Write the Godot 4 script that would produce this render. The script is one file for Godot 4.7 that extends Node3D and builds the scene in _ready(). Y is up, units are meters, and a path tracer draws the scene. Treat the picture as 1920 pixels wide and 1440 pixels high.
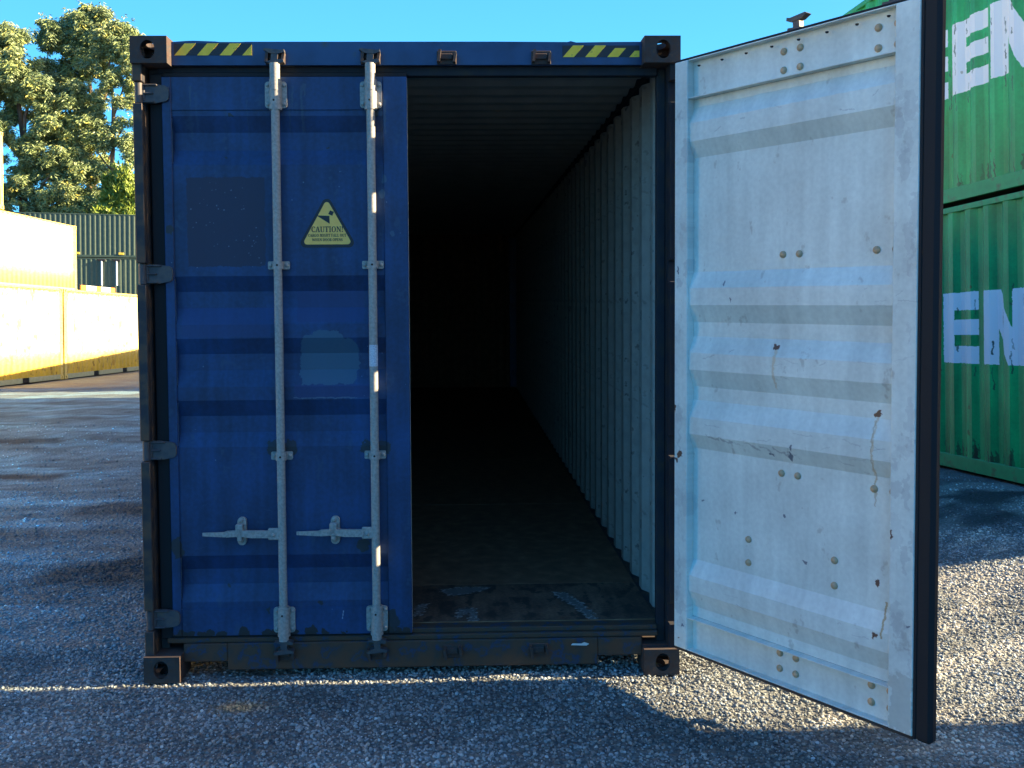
extends Node3D

var rng := RandomNumberGenerator.new()
var M := {}
var casting_cache := {}
var names := {}


# ---------------------------------------------------------------- mesh builder
class MB:
	var st := SurfaceTool.new()
	var uv_s := Vector2.ZERO
	var uv_o := Vector2.ZERO
	var side := false
	var x := Transform3D()
	var n_tri := 0

	func _init():
		st.begin(Mesh.PRIMITIVE_TRIANGLES)

	func vert(p: Vector3, n: Vector3):
		st.set_normal((x.basis * n).normalized())
		var a := p.z if side else p.x
		st.set_uv(Vector2(a * uv_s.x + uv_o.x, p.y * uv_s.y + uv_o.y))
		st.add_vertex(x * p)

	func tri(a: Vector3, b: Vector3, c: Vector3, na: Vector3, nb: Vector3, nc: Vector3):
		n_tri += 1
		if (c - a).cross(b - a).dot(na + nb + nc) < 0.0:
			vert(a, na); vert(c, nc); vert(b, nb)
		else:
			vert(a, na); vert(b, nb); vert(c, nc)

	func quad(a: Vector3, b: Vector3, c: Vector3, d: Vector3, n: Vector3):
		tri(a, b, c, n, n, n)
		tri(a, c, d, n, n, n)

	func flat(a: Vector3, b: Vector3, c: Vector3, d: Vector3, hint: Vector3):
		var n := (c - a).cross(b - d).normalized()
		if n.dot(hint) < 0.0:
			n = -n
		quad(a, b, c, d, n)

	func box(lo: Vector3, hi: Vector3, ch := 0.0):
		for a in 3:
			var u: int = (a + 1) % 3
			var v: int = (a + 2) % 3
			for s in [-1, 1]:
				var n := Vector3.ZERO
				n[a] = s
				var p := []
				for k in [[0, 0], [1, 0], [1, 1], [0, 1]]:
					var q := Vector3.ZERO
					q[a] = hi[a] if s > 0 else lo[a]
					q[u] = hi[u] - ch if k[0] else lo[u] + ch
					q[v] = hi[v] - ch if k[1] else lo[v] + ch
					p.append(q)
				quad(p[0], p[1], p[2], p[3], n)
				if ch <= 0.0:
					continue
				for t in [-1, 1]:   # edge between axis a and axis u
					var e := []
					for k in [0, 1]:
						var q := Vector3.ZERO
						q[a] = hi[a] if s > 0 else lo[a]
						q[u] = (hi[u] - ch) if t > 0 else (lo[u] + ch)
						q[v] = hi[v] - ch if k else lo[v] + ch
						var r := Vector3.ZERO
						r[a] = (hi[a] - ch) if s > 0 else (lo[a] + ch)
						r[u] = hi[u] if t > 0 else lo[u]
						r[v] = q[v]
						e.append(q)
						e.append(r)
					var m := Vector3.ZERO
					m[a] = s
					m[u] = t
					quad(e[0], e[1], e[3], e[2], m.normalized())
		if ch > 0.0:
			for sx in [-1, 1]:
				for sy in [-1, 1]:
					for sz in [-1, 1]:
						var o := Vector3(hi.x if sx > 0 else lo.x, hi.y if sy > 0 else lo.y, hi.z if sz > 0 else lo.z)
						var i := o - Vector3(sx, sy, sz) * ch
						var n := Vector3(sx, sy, sz).normalized()
						tri(Vector3(o.x, i.y, i.z), Vector3(i.x, o.y, i.z), Vector3(i.x, i.y, o.z), n, n, n)

	func tube(pts: Array, radii: Array, seg := 12, caps := true):
		var rings := []
		for i in pts.size():
			var d: Vector3 = (pts[mini(i + 1, pts.size() - 1)] - pts[maxi(i - 1, 0)]).normalized()
			var side_v := d.cross(Vector3(0, 0, 1) if absf(d.z) < 0.9 else Vector3(1, 0, 0)).normalized()
			var up := side_v.cross(d)
			var ring := []
			for k in seg:
				var a := TAU * k / seg
				var n := side_v * cos(a) + up * sin(a)
				ring.append([pts[i] + n * radii[i], n])
			rings.append(ring)
		for i in rings.size() - 1:
			for k in seg:
				var k2: int = (k + 1) % seg
				var a = rings[i][k]
				var b = rings[i][k2]
				var c = rings[i + 1][k2]
				var d = rings[i + 1][k]
				tri(a[0], b[0], c[0], a[1], b[1], c[1])
				tri(a[0], c[0], d[0], a[1], c[1], d[1])
		if caps:
			for e in [0, rings.size() - 1]:
				var n: Vector3 = (pts[e] - pts[1 if e == 0 else e - 1]).normalized()
				for k in seg:
					tri(pts[e], rings[e][k][0], rings[e][(k + 1) % seg][0], n, n, n)

	func prism(poly: PackedVector2Array, z0: float, z1: float):
		var idx := Geometry2D.triangulate_polygon(poly)
		for i in range(0, idx.size(), 3):
			var a := poly[idx[i]]
			var b := poly[idx[i + 1]]
			var c := poly[idx[i + 2]]
			var f := Vector3(0, 0, 1)
			tri(Vector3(a.x, a.y, z1), Vector3(b.x, b.y, z1), Vector3(c.x, c.y, z1), f, f, f)
			tri(Vector3(a.x, a.y, z0), Vector3(b.x, b.y, z0), Vector3(c.x, c.y, z0), -f, -f, -f)
		var area := 0.0
		for i in poly.size():
			var a := poly[i]
			var b := poly[(i + 1) % poly.size()]
			area += a.x * b.y - b.x * a.y
		for i in poly.size():
			var a := poly[i]
			var b := poly[(i + 1) % poly.size()]
			var n := Vector3(b.y - a.y, a.x - b.x, 0).normalized() * signf(area)
			quad(Vector3(a.x, a.y, z0), Vector3(b.x, b.y, z0), Vector3(b.x, b.y, z1), Vector3(a.x, a.y, z1), n)

	func dome(at: Vector3, r: float, h: float, axis := Vector3(0, 0, 1), seg := 10):
		var sv := axis.cross(Vector3(0, 1, 0) if absf(axis.y) < 0.9 else Vector3(1, 0, 0)).normalized()
		var up := sv.cross(axis)
		var prof := [[1.0, 0.0], [0.94, 0.5], [0.6, 0.9], [0.0, 1.0]]
		for i in 3:
			for k in seg:
				var p := []
				var ns := []
				for q in [[i, k], [i, k + 1], [i + 1, k + 1], [i + 1, k]]:
					var a: float = TAU * q[1] / seg
					var o := sv * cos(a) + up * sin(a)
					var f = prof[q[0]]
					p.append(at + o * (r * f[0]) + axis * (h * f[1]))
					ns.append((o * f[0] + axis * (0.2 + f[1] * f[1])).normalized())
				tri(p[0], p[1], p[2], ns[0], ns[1], ns[2])
				if i < 2:
					tri(p[0], p[2], p[3], ns[0], ns[2], ns[3])


func ellipse(cx: float, cy: float, rx: float, ry: float, n := 20) -> PackedVector2Array:
	var p := PackedVector2Array()
	for k in n:
		p.append(Vector2(cx + cos(TAU * k / n) * rx, cy + sin(TAU * k / n) * ry))
	return p


func round_rect(cx: float, cy: float, w: float, h: float, r: float, seg := 4) -> PackedVector2Array:
	var p := PackedVector2Array()
	for c in [[1, 1, 0.0], [-1, 1, 90.0], [-1, -1, 180.0], [1, -1, 270.0]]:
		for k in seg + 1:
			var a := deg_to_rad(c[2] + 90.0 * k / seg)
			p.append(Vector2(cx + c[0] * (w / 2 - r) + cos(a) * r, cy + c[1] * (h / 2 - r) + sin(a) * r))
	return p


# ---------------------------------------------------------------- nodes
func numbered(called: String) -> String:
	var k: int = names.get(called, 0)
	names[called] = k + 1
	return called if k == 0 else "%s_%03d" % [called, k]


func put(called: String, surfaces: Array, parent: Node, label := "") -> MeshInstance3D:
	var mesh: ArrayMesh = null
	for s in surfaces:
		mesh = s[0].st.commit(mesh) if mesh else s[0].st.commit()
		mesh.surface_set_material(mesh.get_surface_count() - 1, s[1])
	return put_mesh(called, mesh, parent, label)


func put_mesh(called: String, mesh: Mesh, parent: Node, label := "", at := Transform3D()) -> MeshInstance3D:
	var o := MeshInstance3D.new()
	o.mesh = mesh
	o.transform = at
	var taken := {}
	for c in parent.get_children():
		taken[String(c.name)] = true
	var nm := called
	var k := 1
	while taken.has(nm):
		nm = "%s_%03d" % [called, k]
		k += 1
	o.name = nm
	if label:
		o.set_meta("label", label)
	parent.add_child(o, true)
	return o


func thing(called: String, label: String, category: String, group := "") -> Node3D:
	var o := Node3D.new()
	o.name = numbered(called)
	tag(o, label, category, group)
	add_child(o)
	return o


func tag(o: Node, label: String, category: String, group := ""):
	o.set_meta("label", label)
	o.set_meta("category", category)
	if group:
		o.set_meta("group", group)


# ---------------------------------------------------------------- materials
func lin(r: float, g: float, b: float) -> Color:
	return Color(r, g, b).linear_to_srgb()


func noise_tex(stops: Array, freq: float, seed_v: int, octaves := 5, size := 512) -> NoiseTexture2D:
	var n := FastNoiseLite.new()
	n.noise_type = FastNoiseLite.TYPE_SIMPLEX_SMOOTH
	n.frequency = freq
	n.seed = seed_v
	n.fractal_octaves = octaves
	n.fractal_gain = 0.55
	var t := NoiseTexture2D.new()
	t.width = size
	t.height = size
	t.seamless = true
	t.noise = n
	var g := Gradient.new()
	var offs := PackedFloat32Array()
	var cols := PackedColorArray()
	for s in stops:
		offs.append(s[0])
		cols.append(s[1])
	g.offsets = offs
	g.colors = cols
	t.color_ramp = g
	return t


func normal_tex(freq: float, seed_v: int, strength: float, octaves := 4) -> NoiseTexture2D:
	var n := FastNoiseLite.new()
	n.frequency = freq
	n.seed = seed_v
	n.fractal_octaves = octaves
	var t := NoiseTexture2D.new()
	t.width = 512
	t.height = 512
	t.seamless = true
	t.noise = n
	t.as_normal_map = true
	t.bump_strength = strength
	return t


func triplanar(m: StandardMaterial3D, metres: float) -> StandardMaterial3D:
	m.uv1_triplanar = true
	m.uv1_world_triplanar = true
	m.uv1_scale = Vector3.ONE / metres
	return m


func paint(stops: Array, metres: float, seed_v: int, rough := 0.55, freq := 0.012, metal := 0.0) -> StandardMaterial3D:
	var m := StandardMaterial3D.new()
	m.albedo_texture = noise_tex(stops, freq, seed_v)
	m.roughness = rough
	m.metallic = metal
	return triplanar(m, metres)


func plain(c: Color, rough := 0.7, metal := 0.0) -> StandardMaterial3D:
	var m := StandardMaterial3D.new()
	m.albedo_color = c
	m.roughness = rough
	m.metallic = metal
	return m


func noise_bytes(w: int, h: int, freq: float, seed_v: int, stretch := Vector2.ONE, octaves := 4) -> PackedByteArray:
	var n := FastNoiseLite.new()
	n.noise_type = FastNoiseLite.TYPE_SIMPLEX_SMOOTH
	n.frequency = freq
	n.seed = seed_v
	n.fractal_octaves = octaves
	var im := n.get_image(maxi(2, int(w / stretch.x)), maxi(2, int(h / stretch.y)), false, false, true)
	im.resize(w, h, Image.INTERPOLATE_CUBIC)
	im.convert(Image.FORMAT_L8)
	return im.get_data()


func poly_fill(im: Image, poly: PackedVector2Array, c: Color, ragged := 0.0, seed_v := 1):
	# fills a polygon given in pixels; ragged bends its outline by noise
	var n := FastNoiseLite.new()
	n.seed = seed_v
	n.frequency = 0.06
	var lo := poly[0]
	var hi := poly[0]
	for p in poly:
		lo = lo.min(p)
		hi = hi.max(p)
	for y in range(maxi(0, int(lo.y - ragged)), mini(im.get_height() - 1, int(hi.y + ragged)) + 1):
		for x in range(maxi(0, int(lo.x - ragged)), mini(im.get_width() - 1, int(hi.x + ragged)) + 1):
			var q := Vector2(x, y)
			if ragged > 0.0:
				q += Vector2(n.get_noise_2d(x, y), n.get_noise_2d(x + 500, y)) * ragged
			if Geometry2D.is_point_in_polygon(q, poly):
				var b := im.get_pixel(x, y)
				im.set_pixel(x, y, b.lerp(Color(c, 1.0), c.a))


func weather(im: Image, seed_v: int, broad: float, fine: float, streak: float, dirt: Color, dirt_at: float, dirt_most: float) -> void:
	# multiplies broad and fine tone changes and vertical wash marks into the picture, and lays speckled dirt or rust where a noise is high
	var w := im.get_width()
	var h := im.get_height()
	im.convert(Image.FORMAT_RGB8)
	var d := im.get_data()
	var a := noise_bytes(w, h, 0.006, seed_v)
	var b := noise_bytes(w, h, 0.09, seed_v + 1)
	var s := noise_bytes(w, h, 0.03, seed_v + 2, Vector2(1, 14))
	var r := noise_bytes(w, h, 0.02, seed_v + 3, Vector2(1, 2), 5)
	var dr := dirt.r * 255.0
	var dg := dirt.g * 255.0
	var db := dirt.b * 255.0
	for i in w * h:
		var k := 1.0 + (a[i] - 128) * broad / 128.0 + (b[i] - 128) * fine / 128.0 + (s[i] - 128) * streak / 128.0
		var t := clampf((r[i] / 255.0 + (b[i] - 128) * 0.0012 - dirt_at) * 9.0, 0.0, 1.0) * dirt_most
		var j := i * 3
		d[j] = clampi(int(lerpf(d[j] * k, dr, t)), 0, 255)
		d[j + 1] = clampi(int(lerpf(d[j + 1] * k, dg, t)), 0, 255)
		d[j + 2] = clampi(int(lerpf(d[j + 2] * k, db, t)), 0, 255)
	im.set_data(w, h, false, Image.FORMAT_RGB8, d)


func pictured(im: Image, rough := 0.5) -> StandardMaterial3D:
	var m := StandardMaterial3D.new()
	m.albedo_texture = ImageTexture.create_from_image(im)
	m.roughness = rough
	m.texture_repeat = false
	return m


const DW := 512
const DH := 1152
const DSW := 1.25    # metres across and up a door's picture
const DSH := 2.8125

func dpx(u: float, y: float) -> Vector2:
	return Vector2(u / DSW * DW, (1.0 - y / DSH) * DH)


func dpoly(pts: Array) -> PackedVector2Array:
	var p := PackedVector2Array()
	for q in pts:
		p.append(dpx(q[0], q[1]))
	return p


func drect(u0: float, y0: float, u1: float, y1: float) -> PackedVector2Array:
	return dpoly([[u0, y0], [u1, y0], [u1, y1], [u0, y1]])


func door_outside() -> StandardMaterial3D:
	var im := Image.create(DW, DH, false, Image.FORMAT_RGB8)
	im.fill(lin(0.0058, 0.037, 0.112))
	weather(im, 11, 0.16, 0.10, 0.14, lin(0.03, 0.06, 0.11), 0.78, 0.5)
	# where a placard was taken off, repainted areas, and a smear of grey-green primer
	poly_fill(im, drect(0.195, 1.885, 0.545, 2.287), Color(lin(0.017, 0.021, 0.050), 0.92), 3.0, 4)
	poly_fill(im, drect(0.160, 1.565, 0.560, 1.700), Color(lin(0.011, 0.038, 0.135), 0.6), 2.0, 5)
	poly_fill(im, drect(0.680, 1.630, 0.985, 1.775), Color(lin(0.010, 0.036, 0.130), 0.7), 2.0, 6)
	poly_fill(im, drect(0.665, 1.285, 1.01, 1.345), Color(lin(0.014, 0.034, 0.125), 0.7), 2.0, 7)
	poly_fill(im, dpoly([[0.70, 1.345], [0.685, 1.40], [0.69, 1.47], [0.70, 1.56], [0.745, 1.575], [0.76, 1.592], [0.86, 1.592], [0.885, 1.57], [0.955, 1.53], [0.962, 1.44], [0.945, 1.37], [0.93, 1.345]]), Color(lin(0.036, 0.094, 0.150), 0.92), 5.0, 8)
	for q in [[1.085, 2.275, 0.012, 0.022], [1.075, 2.21, 0.014, 0.020], [1.12, 2.03, 0.010, 0.012]]:
		poly_fill(im, dpoly_ellipse(q), Color(lin(0.045, 0.10, 0.16), 0.8), 3.0, 9)
	poly_fill(im, drect(0.66, 1.281, 0.95, 1.286), Color(lin(0.16, 0.19, 0.22), 0.6), 2.0, 10)
	# pale wash marks under the top rail
	rng.seed = 21
	for k in 16:
		var u := rng.randf_range(0.2, 1.12)
		var y1 := rng.randf_range(2.55, 2.72)
		var ln := rng.randf_range(0.05, 0.22)
		var wd := rng.randf_range(0.002, 0.009)
		poly_fill(im, dpoly([[u - wd, y1], [u + wd, y1], [u + wd * 0.4, y1 - ln], [u - wd * 0.4, y1 - ln]]), Color(lin(0.07, 0.10, 0.13), rng.randf_range(0.2, 0.5)), 2.0, k)
	for k in 40:
		var u := rng.randf_range(0.14, 1.1)
		var y := rng.randf_range(0.3, 2.6)
		var dx := rng.randf_range(-0.05, 0.05)
		var dy := rng.randf_range(-0.05, 0.02)
		poly_fill(im, dpoly([[u, y], [u + dx, y + dy], [u + dx + 0.001, y + dy + 0.003], [u + 0.001, y + 0.003]]), Color(lin(0.035, 0.075, 0.15), rng.randf_range(0.2, 0.6)), 2.0, k)
	# rust along the lower edge, round the guides, and chips
	for k in 26:
		var u := rng.randf_range(0.1, 1.18)
		var r := rng.randf_range(0.006, 0.03)
		poly_fill(im, dpoly_ellipse([u, 0.19 + rng.randf() * 0.012, r, r * rng.randf_range(0.4, 1.3)]), Color(lin(0.020, 0.014, 0.010), 0.85), 5.0, 40 + k)
	for q in [[0.565, 1.055, 0.03, 0.035], [0.645, 1.055, 0.03, 0.035], [0.99, 1.055, 0.03, 0.03], [1.07, 1.05, 0.03, 0.035], [0.12, 0.60, 0.03, 0.05], [0.115, 2.05, 0.018, 0.025], [0.345, 0.415, 0.010, 0.010], [0.535, 0.305, 0.008, 0.012], [0.77, 0.335, 0.012, 0.009], [0.40, 2.565, 0.007, 0.014], [0.37, 2.38, 0.010, 0.006], [0.83, 2.42, 0.008, 0.006], [0.97, 0.60, 0.03, 0.03], [1.10, 0.25, 0.03, 0.05], [1.05, 2.61, 0.02, 0.05]]:
		poly_fill(im, dpoly_ellipse(q), Color(lin(0.026, 0.020, 0.014), 0.7), 6.0, 77)
	for k in 70:
		var u := rng.randf_range(0.12, 1.18)
		var y := rng.randf_range(0.22, 2.7)
		if k < 42:
			u = rng.randf_range(0.2, 0.54)
			y = rng.randf_range(1.89, 2.28)
		var r := rng.randf_range(0.0012, 0.0032)
		poly_fill(im, dpoly_ellipse([u, y, r, r]), Color(lin(0.22, 0.25, 0.30), 0.7))
	poly_fill(im, dpoly([[0.868, 0.26], [0.872, 0.26], [0.878, 0.30], [0.874, 0.30]]), Color(lin(0.4, 0.42, 0.45), 0.8))
	return pictured(im, 0.6)


func dpoly_ellipse(q: Array) -> PackedVector2Array:
	var p := PackedVector2Array()
	for k in 14:
		p.append(dpx(q[0] + cos(TAU * k / 14) * q[2], q[1] + sin(TAU * k / 14) * q[3]))
	return p


func door_inside() -> StandardMaterial3D:
	var im := Image.create(DW, DH, false, Image.FORMAT_RGB8)
	im.fill(lin(0.66, 0.70, 0.64))
	weather(im, 31, 0.05, 0.035, 0.04, lin(0.33, 0.31, 0.27), 0.80, 0.45)
	rng.seed = 5
	# scuffs on the ribs
	for k in 42:
		var y: float = [2.45, 1.73, 1.45, 1.16, 1.10, 0.46, 1.42, 1.15][k % 8] + rng.randf_range(-0.05, 0.05)
		var u := rng.randf_range(0.1, 1.1)
		var ln := rng.randf_range(0.01, 0.09)
		var dy := rng.randf_range(-0.02, 0.02)
		poly_fill(im, dpoly([[u, y], [u + ln, y + dy], [u + ln, y + dy + 0.004], [u, y + 0.003]]), Color(lin(0.26, 0.26, 0.27), rng.randf_range(0.10, 0.38)), 3.0, k)
	for k in 70:
		var u: float = rng.randf_range(1.03, 1.13) if k % 2 else rng.randf_range(0.0, 0.07)
		var y := rng.randf_range(0.2, 2.7)
		poly_fill(im, dpoly_ellipse([u, y, rng.randf_range(0.004, 0.03), rng.randf_range(0.01, 0.07)]), Color(lin(0.36, 0.36, 0.36), rng.randf_range(0.08, 0.3)), 9.0, k)
	# rust spots with runs
	for q in [[0.52, 1.525, 0.016, 0.010, 0.17], [0.955, 1.295, 0.017, 0.013, 0.30], [0.0, 1.24, 0.012, 0.014, 0.08], [0.012, 1.0, 0.010, 0.02, 0.0], [0.03, 1.03, 0.008, 0.014, 0.0], [0.96, 0.665, 0.007, 0.014, 0.0], [1.04, 0.87, 0.006, 0.02, 0.0], [0.97, 0.475, 0.007, 0.015, 0.0], [0.03, 0.20, 0.008, 0.006, 0.0]]:
		if q[4] > 0.0:
			poly_fill(im, dpoly([[q[0] - 0.006, q[1]], [q[0] + 0.005, q[1]], [q[0] - 0.003, q[1] - q[4]], [q[0] - 0.010, q[1] - q[4]]]), Color(lin(0.60, 0.46, 0.30), 0.6), 4.0, 3)
		poly_fill(im, dpoly_ellipse(q), Color(lin(0.09, 0.035, 0.02), 0.9), 7.0, 12)
	poly_fill(im, drect(0.992, 0.47, 1.0, 0.60), Color(lin(0.38, 0.24, 0.10), 0.7), 2.0, 2)
	poly_fill(im, drect(0.946, 0.95, 0.952, 1.27), Color(lin(0.38, 0.27, 0.16), 0.45), 4.0, 2)
	for q in [[0.26, 1.79, 0.006, 0.014], [0.59, 1.09, 0.009, 0.018], [0.60, 1.13, 0.005, 0.014], [0.30, 1.72, 0.003, 0.01], [0.31, 0.81, 0.006, 0.006], [0.13, 0.83, 0.005, 0.005], [0.55, 0.84, 0.006, 0.006], [0.65, 0.67, 0.010, 0.004], [0.50, 1.085, 0.013, 0.004], [1.11, 0.55, 0.008, 0.004], [0.05, 0.26, 0.006, 0.006], [0.02, 1.85, 0.006, 0.014]]:
		poly_fill(im, dpoly_ellipse(q), Color(lin(0.10, 0.11, 0.14), 0.8), 5.0, 14)
	for k in 7:
		var u := 0.16 + 0.07 * k
		poly_fill(im, dpoly([[u, 1.13 - k * 0.003], [u + 0.075, 1.115 - k * 0.006 + rng.randf_range(-0.012, 0.012)], [u + 0.075, 1.112 - k * 0.006], [u, 1.126 - k * 0.003]]), Color(lin(0.2, 0.2, 0.21), 0.4), 5.0, k)
	# grime at the foot of the free stile
	poly_fill(im, drect(1.04, 0.15, 1.13, 0.36), Color(lin(0.34, 0.33, 0.28), 0.4), 14.0, 33)
	return pictured(im, 0.45)


func floor_picture() -> StandardMaterial3D:
	var im := Image.create(1024, 300, false, Image.FORMAT_RGB8)
	im.fill(lin(0.125, 0.066, 0.038))
	weather(im, 51, 0.25, 0.2, 0.15, lin(0.030, 0.020, 0.014), 0.62, 0.8)
	var k := 1024.0 / 2.3
	for q in [[[0.10, -0.66], [0.20, -0.70], [0.37, -0.705], [0.36, -0.66], [0.24, -0.58], [0.16, -0.56]], [[0.70, -0.60], [0.76, -0.59], [0.83, -0.40], [0.87, -0.16], [0.84, -0.14], [0.78, -0.36], [0.70, -0.54]], [[0.20, -0.36], [0.29, -0.36], [0.30, -0.14], [0.25, -0.14], [0.26, -0.3], [0.19, -0.2]], [[0.0, -0.42], [0.05, -0.45], [0.03, -0.28], [-0.03, -0.22]]]:
		var p := PackedVector2Array()
		for v in q:
			p.append(Vector2((v[0] + 1.15) * k, 300.0 + (v[1] + 0.172) / 0.575 * 300.0))
		poly_fill(im, p, Color(lin(0.40, 0.38, 0.33), 0.75), 13.0, 3)
		poly_fill(im, p, Color(lin(0.03, 0.027, 0.025), 0.5), 30.0, 8)
	return pictured(im, 0.75)


func letter_picture(shift: float, seed_v: int) -> StandardMaterial3D:
	# the green side with its white capitals; columns run from the far end of the wall to the near one
	var w := 1536
	var h := 656
	var k := w / 6.058
	var im := Image.create(w, h, false, Image.FORMAT_RGB8)
	im.fill(lin(0.005, 0.37, 0.105))
	weather(im, seed_v, 0.12, 0.06, 0.14, lin(0.045, 0.20, 0.045), 0.78, 0.35)
	var x := func(s: float) -> float: return w - (s + shift) * k
	var y := func(v: float) -> float: return h - v * h / 2.591
	var white := Color(lin(0.90, 0.92, 0.94), 0.97)
	var bar := func(s0: float, s1: float, y0: float, y1: float):
		poly_fill(im, PackedVector2Array([Vector2(x.call(s0), y.call(y0)), Vector2(x.call(s1), y.call(y0)), Vector2(x.call(s1), y.call(y1)), Vector2(x.call(s0), y.call(y1))]), white, 1.5, 6)
	for s in [4.125, 3.49]:                  # E E
		bar.call(s, s - 0.225, 1.05, 1.74)
		for b in [[1.05, 1.218], [1.325, 1.475], [1.565, 1.74]]:
			bar.call(s - 0.22, s - 0.565, b[0], b[1])
	bar.call(2.85, 2.63, 1.05, 1.74)         # N
	bar.call(2.415, 2.195, 1.05, 1.74)
	poly_fill(im, PackedVector2Array([Vector2(x.call(2.66), y.call(1.74)), Vector2(x.call(2.60), y.call(1.74)), Vector2(x.call(2.40), y.call(1.36)), Vector2(x.call(2.40), y.call(1.05)), Vector2(x.call(2.46), y.call(1.05)), Vector2(x.call(2.64), y.call(1.40))]), white, 1.5, 6)
	bar.call(4.79, 4.57, 1.05, 1.74)         # R
	bar.call(4.58, 4.35, 1.565, 1.74)
	bar.call(4.58, 4.35, 1.29, 1.44)
	bar.call(4.40, 4.22, 1.36, 1.68)
	poly_fill(im, PackedVector2Array([Vector2(x.call(4.55), y.call(1.32)), Vector2(x.call(4.36), y.call(1.32)), Vector2(x.call(4.19), y.call(1.05)), Vector2(x.call(4.42), y.call(1.05))]), white, 1.5, 6)
	bar.call(5.46, 5.24, 1.10, 1.69)         # G
	bar.call(5.40, 4.90, 1.565, 1.74)
	bar.call(5.40, 4.90, 1.05, 1.218)
	bar.call(5.11, 4.89, 1.10, 1.42)
	bar.call(5.17, 4.89, 1.32, 1.44)
	# paint worn off along the folds, rust below
	rng.seed = seed_v
	for q in 150:
		var s: float = 0.2 + 0.1388 * rng.randi_range(0, 40) + rng.randf_range(-0.012, 0.012)
		var v := rng.randf_range(0.9, 1.8)
		var ln := rng.randf_range(0.02, 0.16)
		poly_fill(im, PackedVector2Array([Vector2(x.call(s), y.call(v)), Vector2(x.call(s - 0.010), y.call(v)), Vector2(x.call(s - 0.012), y.call(v - ln)), Vector2(x.call(s + 0.002), y.call(v - ln))]), Color(lin(0.02, 0.055, 0.04), rng.randf_range(0.25, 0.85)), 4.0, q)
	for q in 75:
		var s := rng.randf_range(0.1, 5.9)
		var v := rng.randf_range(0.14, 0.26)
		var r := rng.randf_range(0.008, 0.03)
		poly_fill(im, PackedVector2Array([Vector2(x.call(s), y.call(v - 0.14)), Vector2(x.call(s - r * 2), y.call(v - 0.14)), Vector2(x.call(s - r * 1.5), y.call(v + 0.03)), Vector2(x.call(s - r * 0.5), y.call(v + 0.12))]), Color(lin(0.04, 0.033, 0.02), rng.randf_range(0.3, 0.75)), 6.0, q)
	for q in 26:
		var s := rng.randf_range(0.1, 5.9)
		var v := rng.randf_range(0.3, 2.5)
		var r := rng.randf_range(0.004, 0.02)
		poly_fill(im, ellipse(x.call(s), y.call(v), r * k, r * k * 1.4, 10), Color(lin(0.12, 0.08, 0.02), rng.randf_range(0.3, 0.8)), 5.0, q)
	return pictured(im, 0.45)


func yellow_picture(seed_v: int, whitened: Color) -> StandardMaterial3D:
	# own yellow at foot and edges, sunlit whiteness painted into the rest
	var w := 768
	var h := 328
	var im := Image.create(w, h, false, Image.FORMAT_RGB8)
	im.fill(whitened)
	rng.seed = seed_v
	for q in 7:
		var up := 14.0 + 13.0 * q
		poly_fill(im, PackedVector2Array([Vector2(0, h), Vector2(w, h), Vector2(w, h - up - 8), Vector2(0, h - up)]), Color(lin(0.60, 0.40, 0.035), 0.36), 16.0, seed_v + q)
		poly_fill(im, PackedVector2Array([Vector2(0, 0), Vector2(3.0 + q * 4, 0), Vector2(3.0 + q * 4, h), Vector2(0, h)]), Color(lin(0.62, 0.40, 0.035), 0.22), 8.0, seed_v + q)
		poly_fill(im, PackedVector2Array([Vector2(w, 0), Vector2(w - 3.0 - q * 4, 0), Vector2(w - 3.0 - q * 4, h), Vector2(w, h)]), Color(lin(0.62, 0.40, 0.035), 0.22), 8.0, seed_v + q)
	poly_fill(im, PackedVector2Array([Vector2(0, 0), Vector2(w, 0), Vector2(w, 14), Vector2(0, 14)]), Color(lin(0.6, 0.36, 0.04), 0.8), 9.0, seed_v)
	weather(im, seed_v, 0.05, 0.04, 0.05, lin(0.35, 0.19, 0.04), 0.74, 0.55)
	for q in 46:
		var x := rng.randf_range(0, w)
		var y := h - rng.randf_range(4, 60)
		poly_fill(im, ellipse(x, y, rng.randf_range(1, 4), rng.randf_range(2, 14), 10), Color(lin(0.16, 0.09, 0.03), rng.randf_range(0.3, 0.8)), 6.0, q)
	return pictured(im, 0.6)


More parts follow.
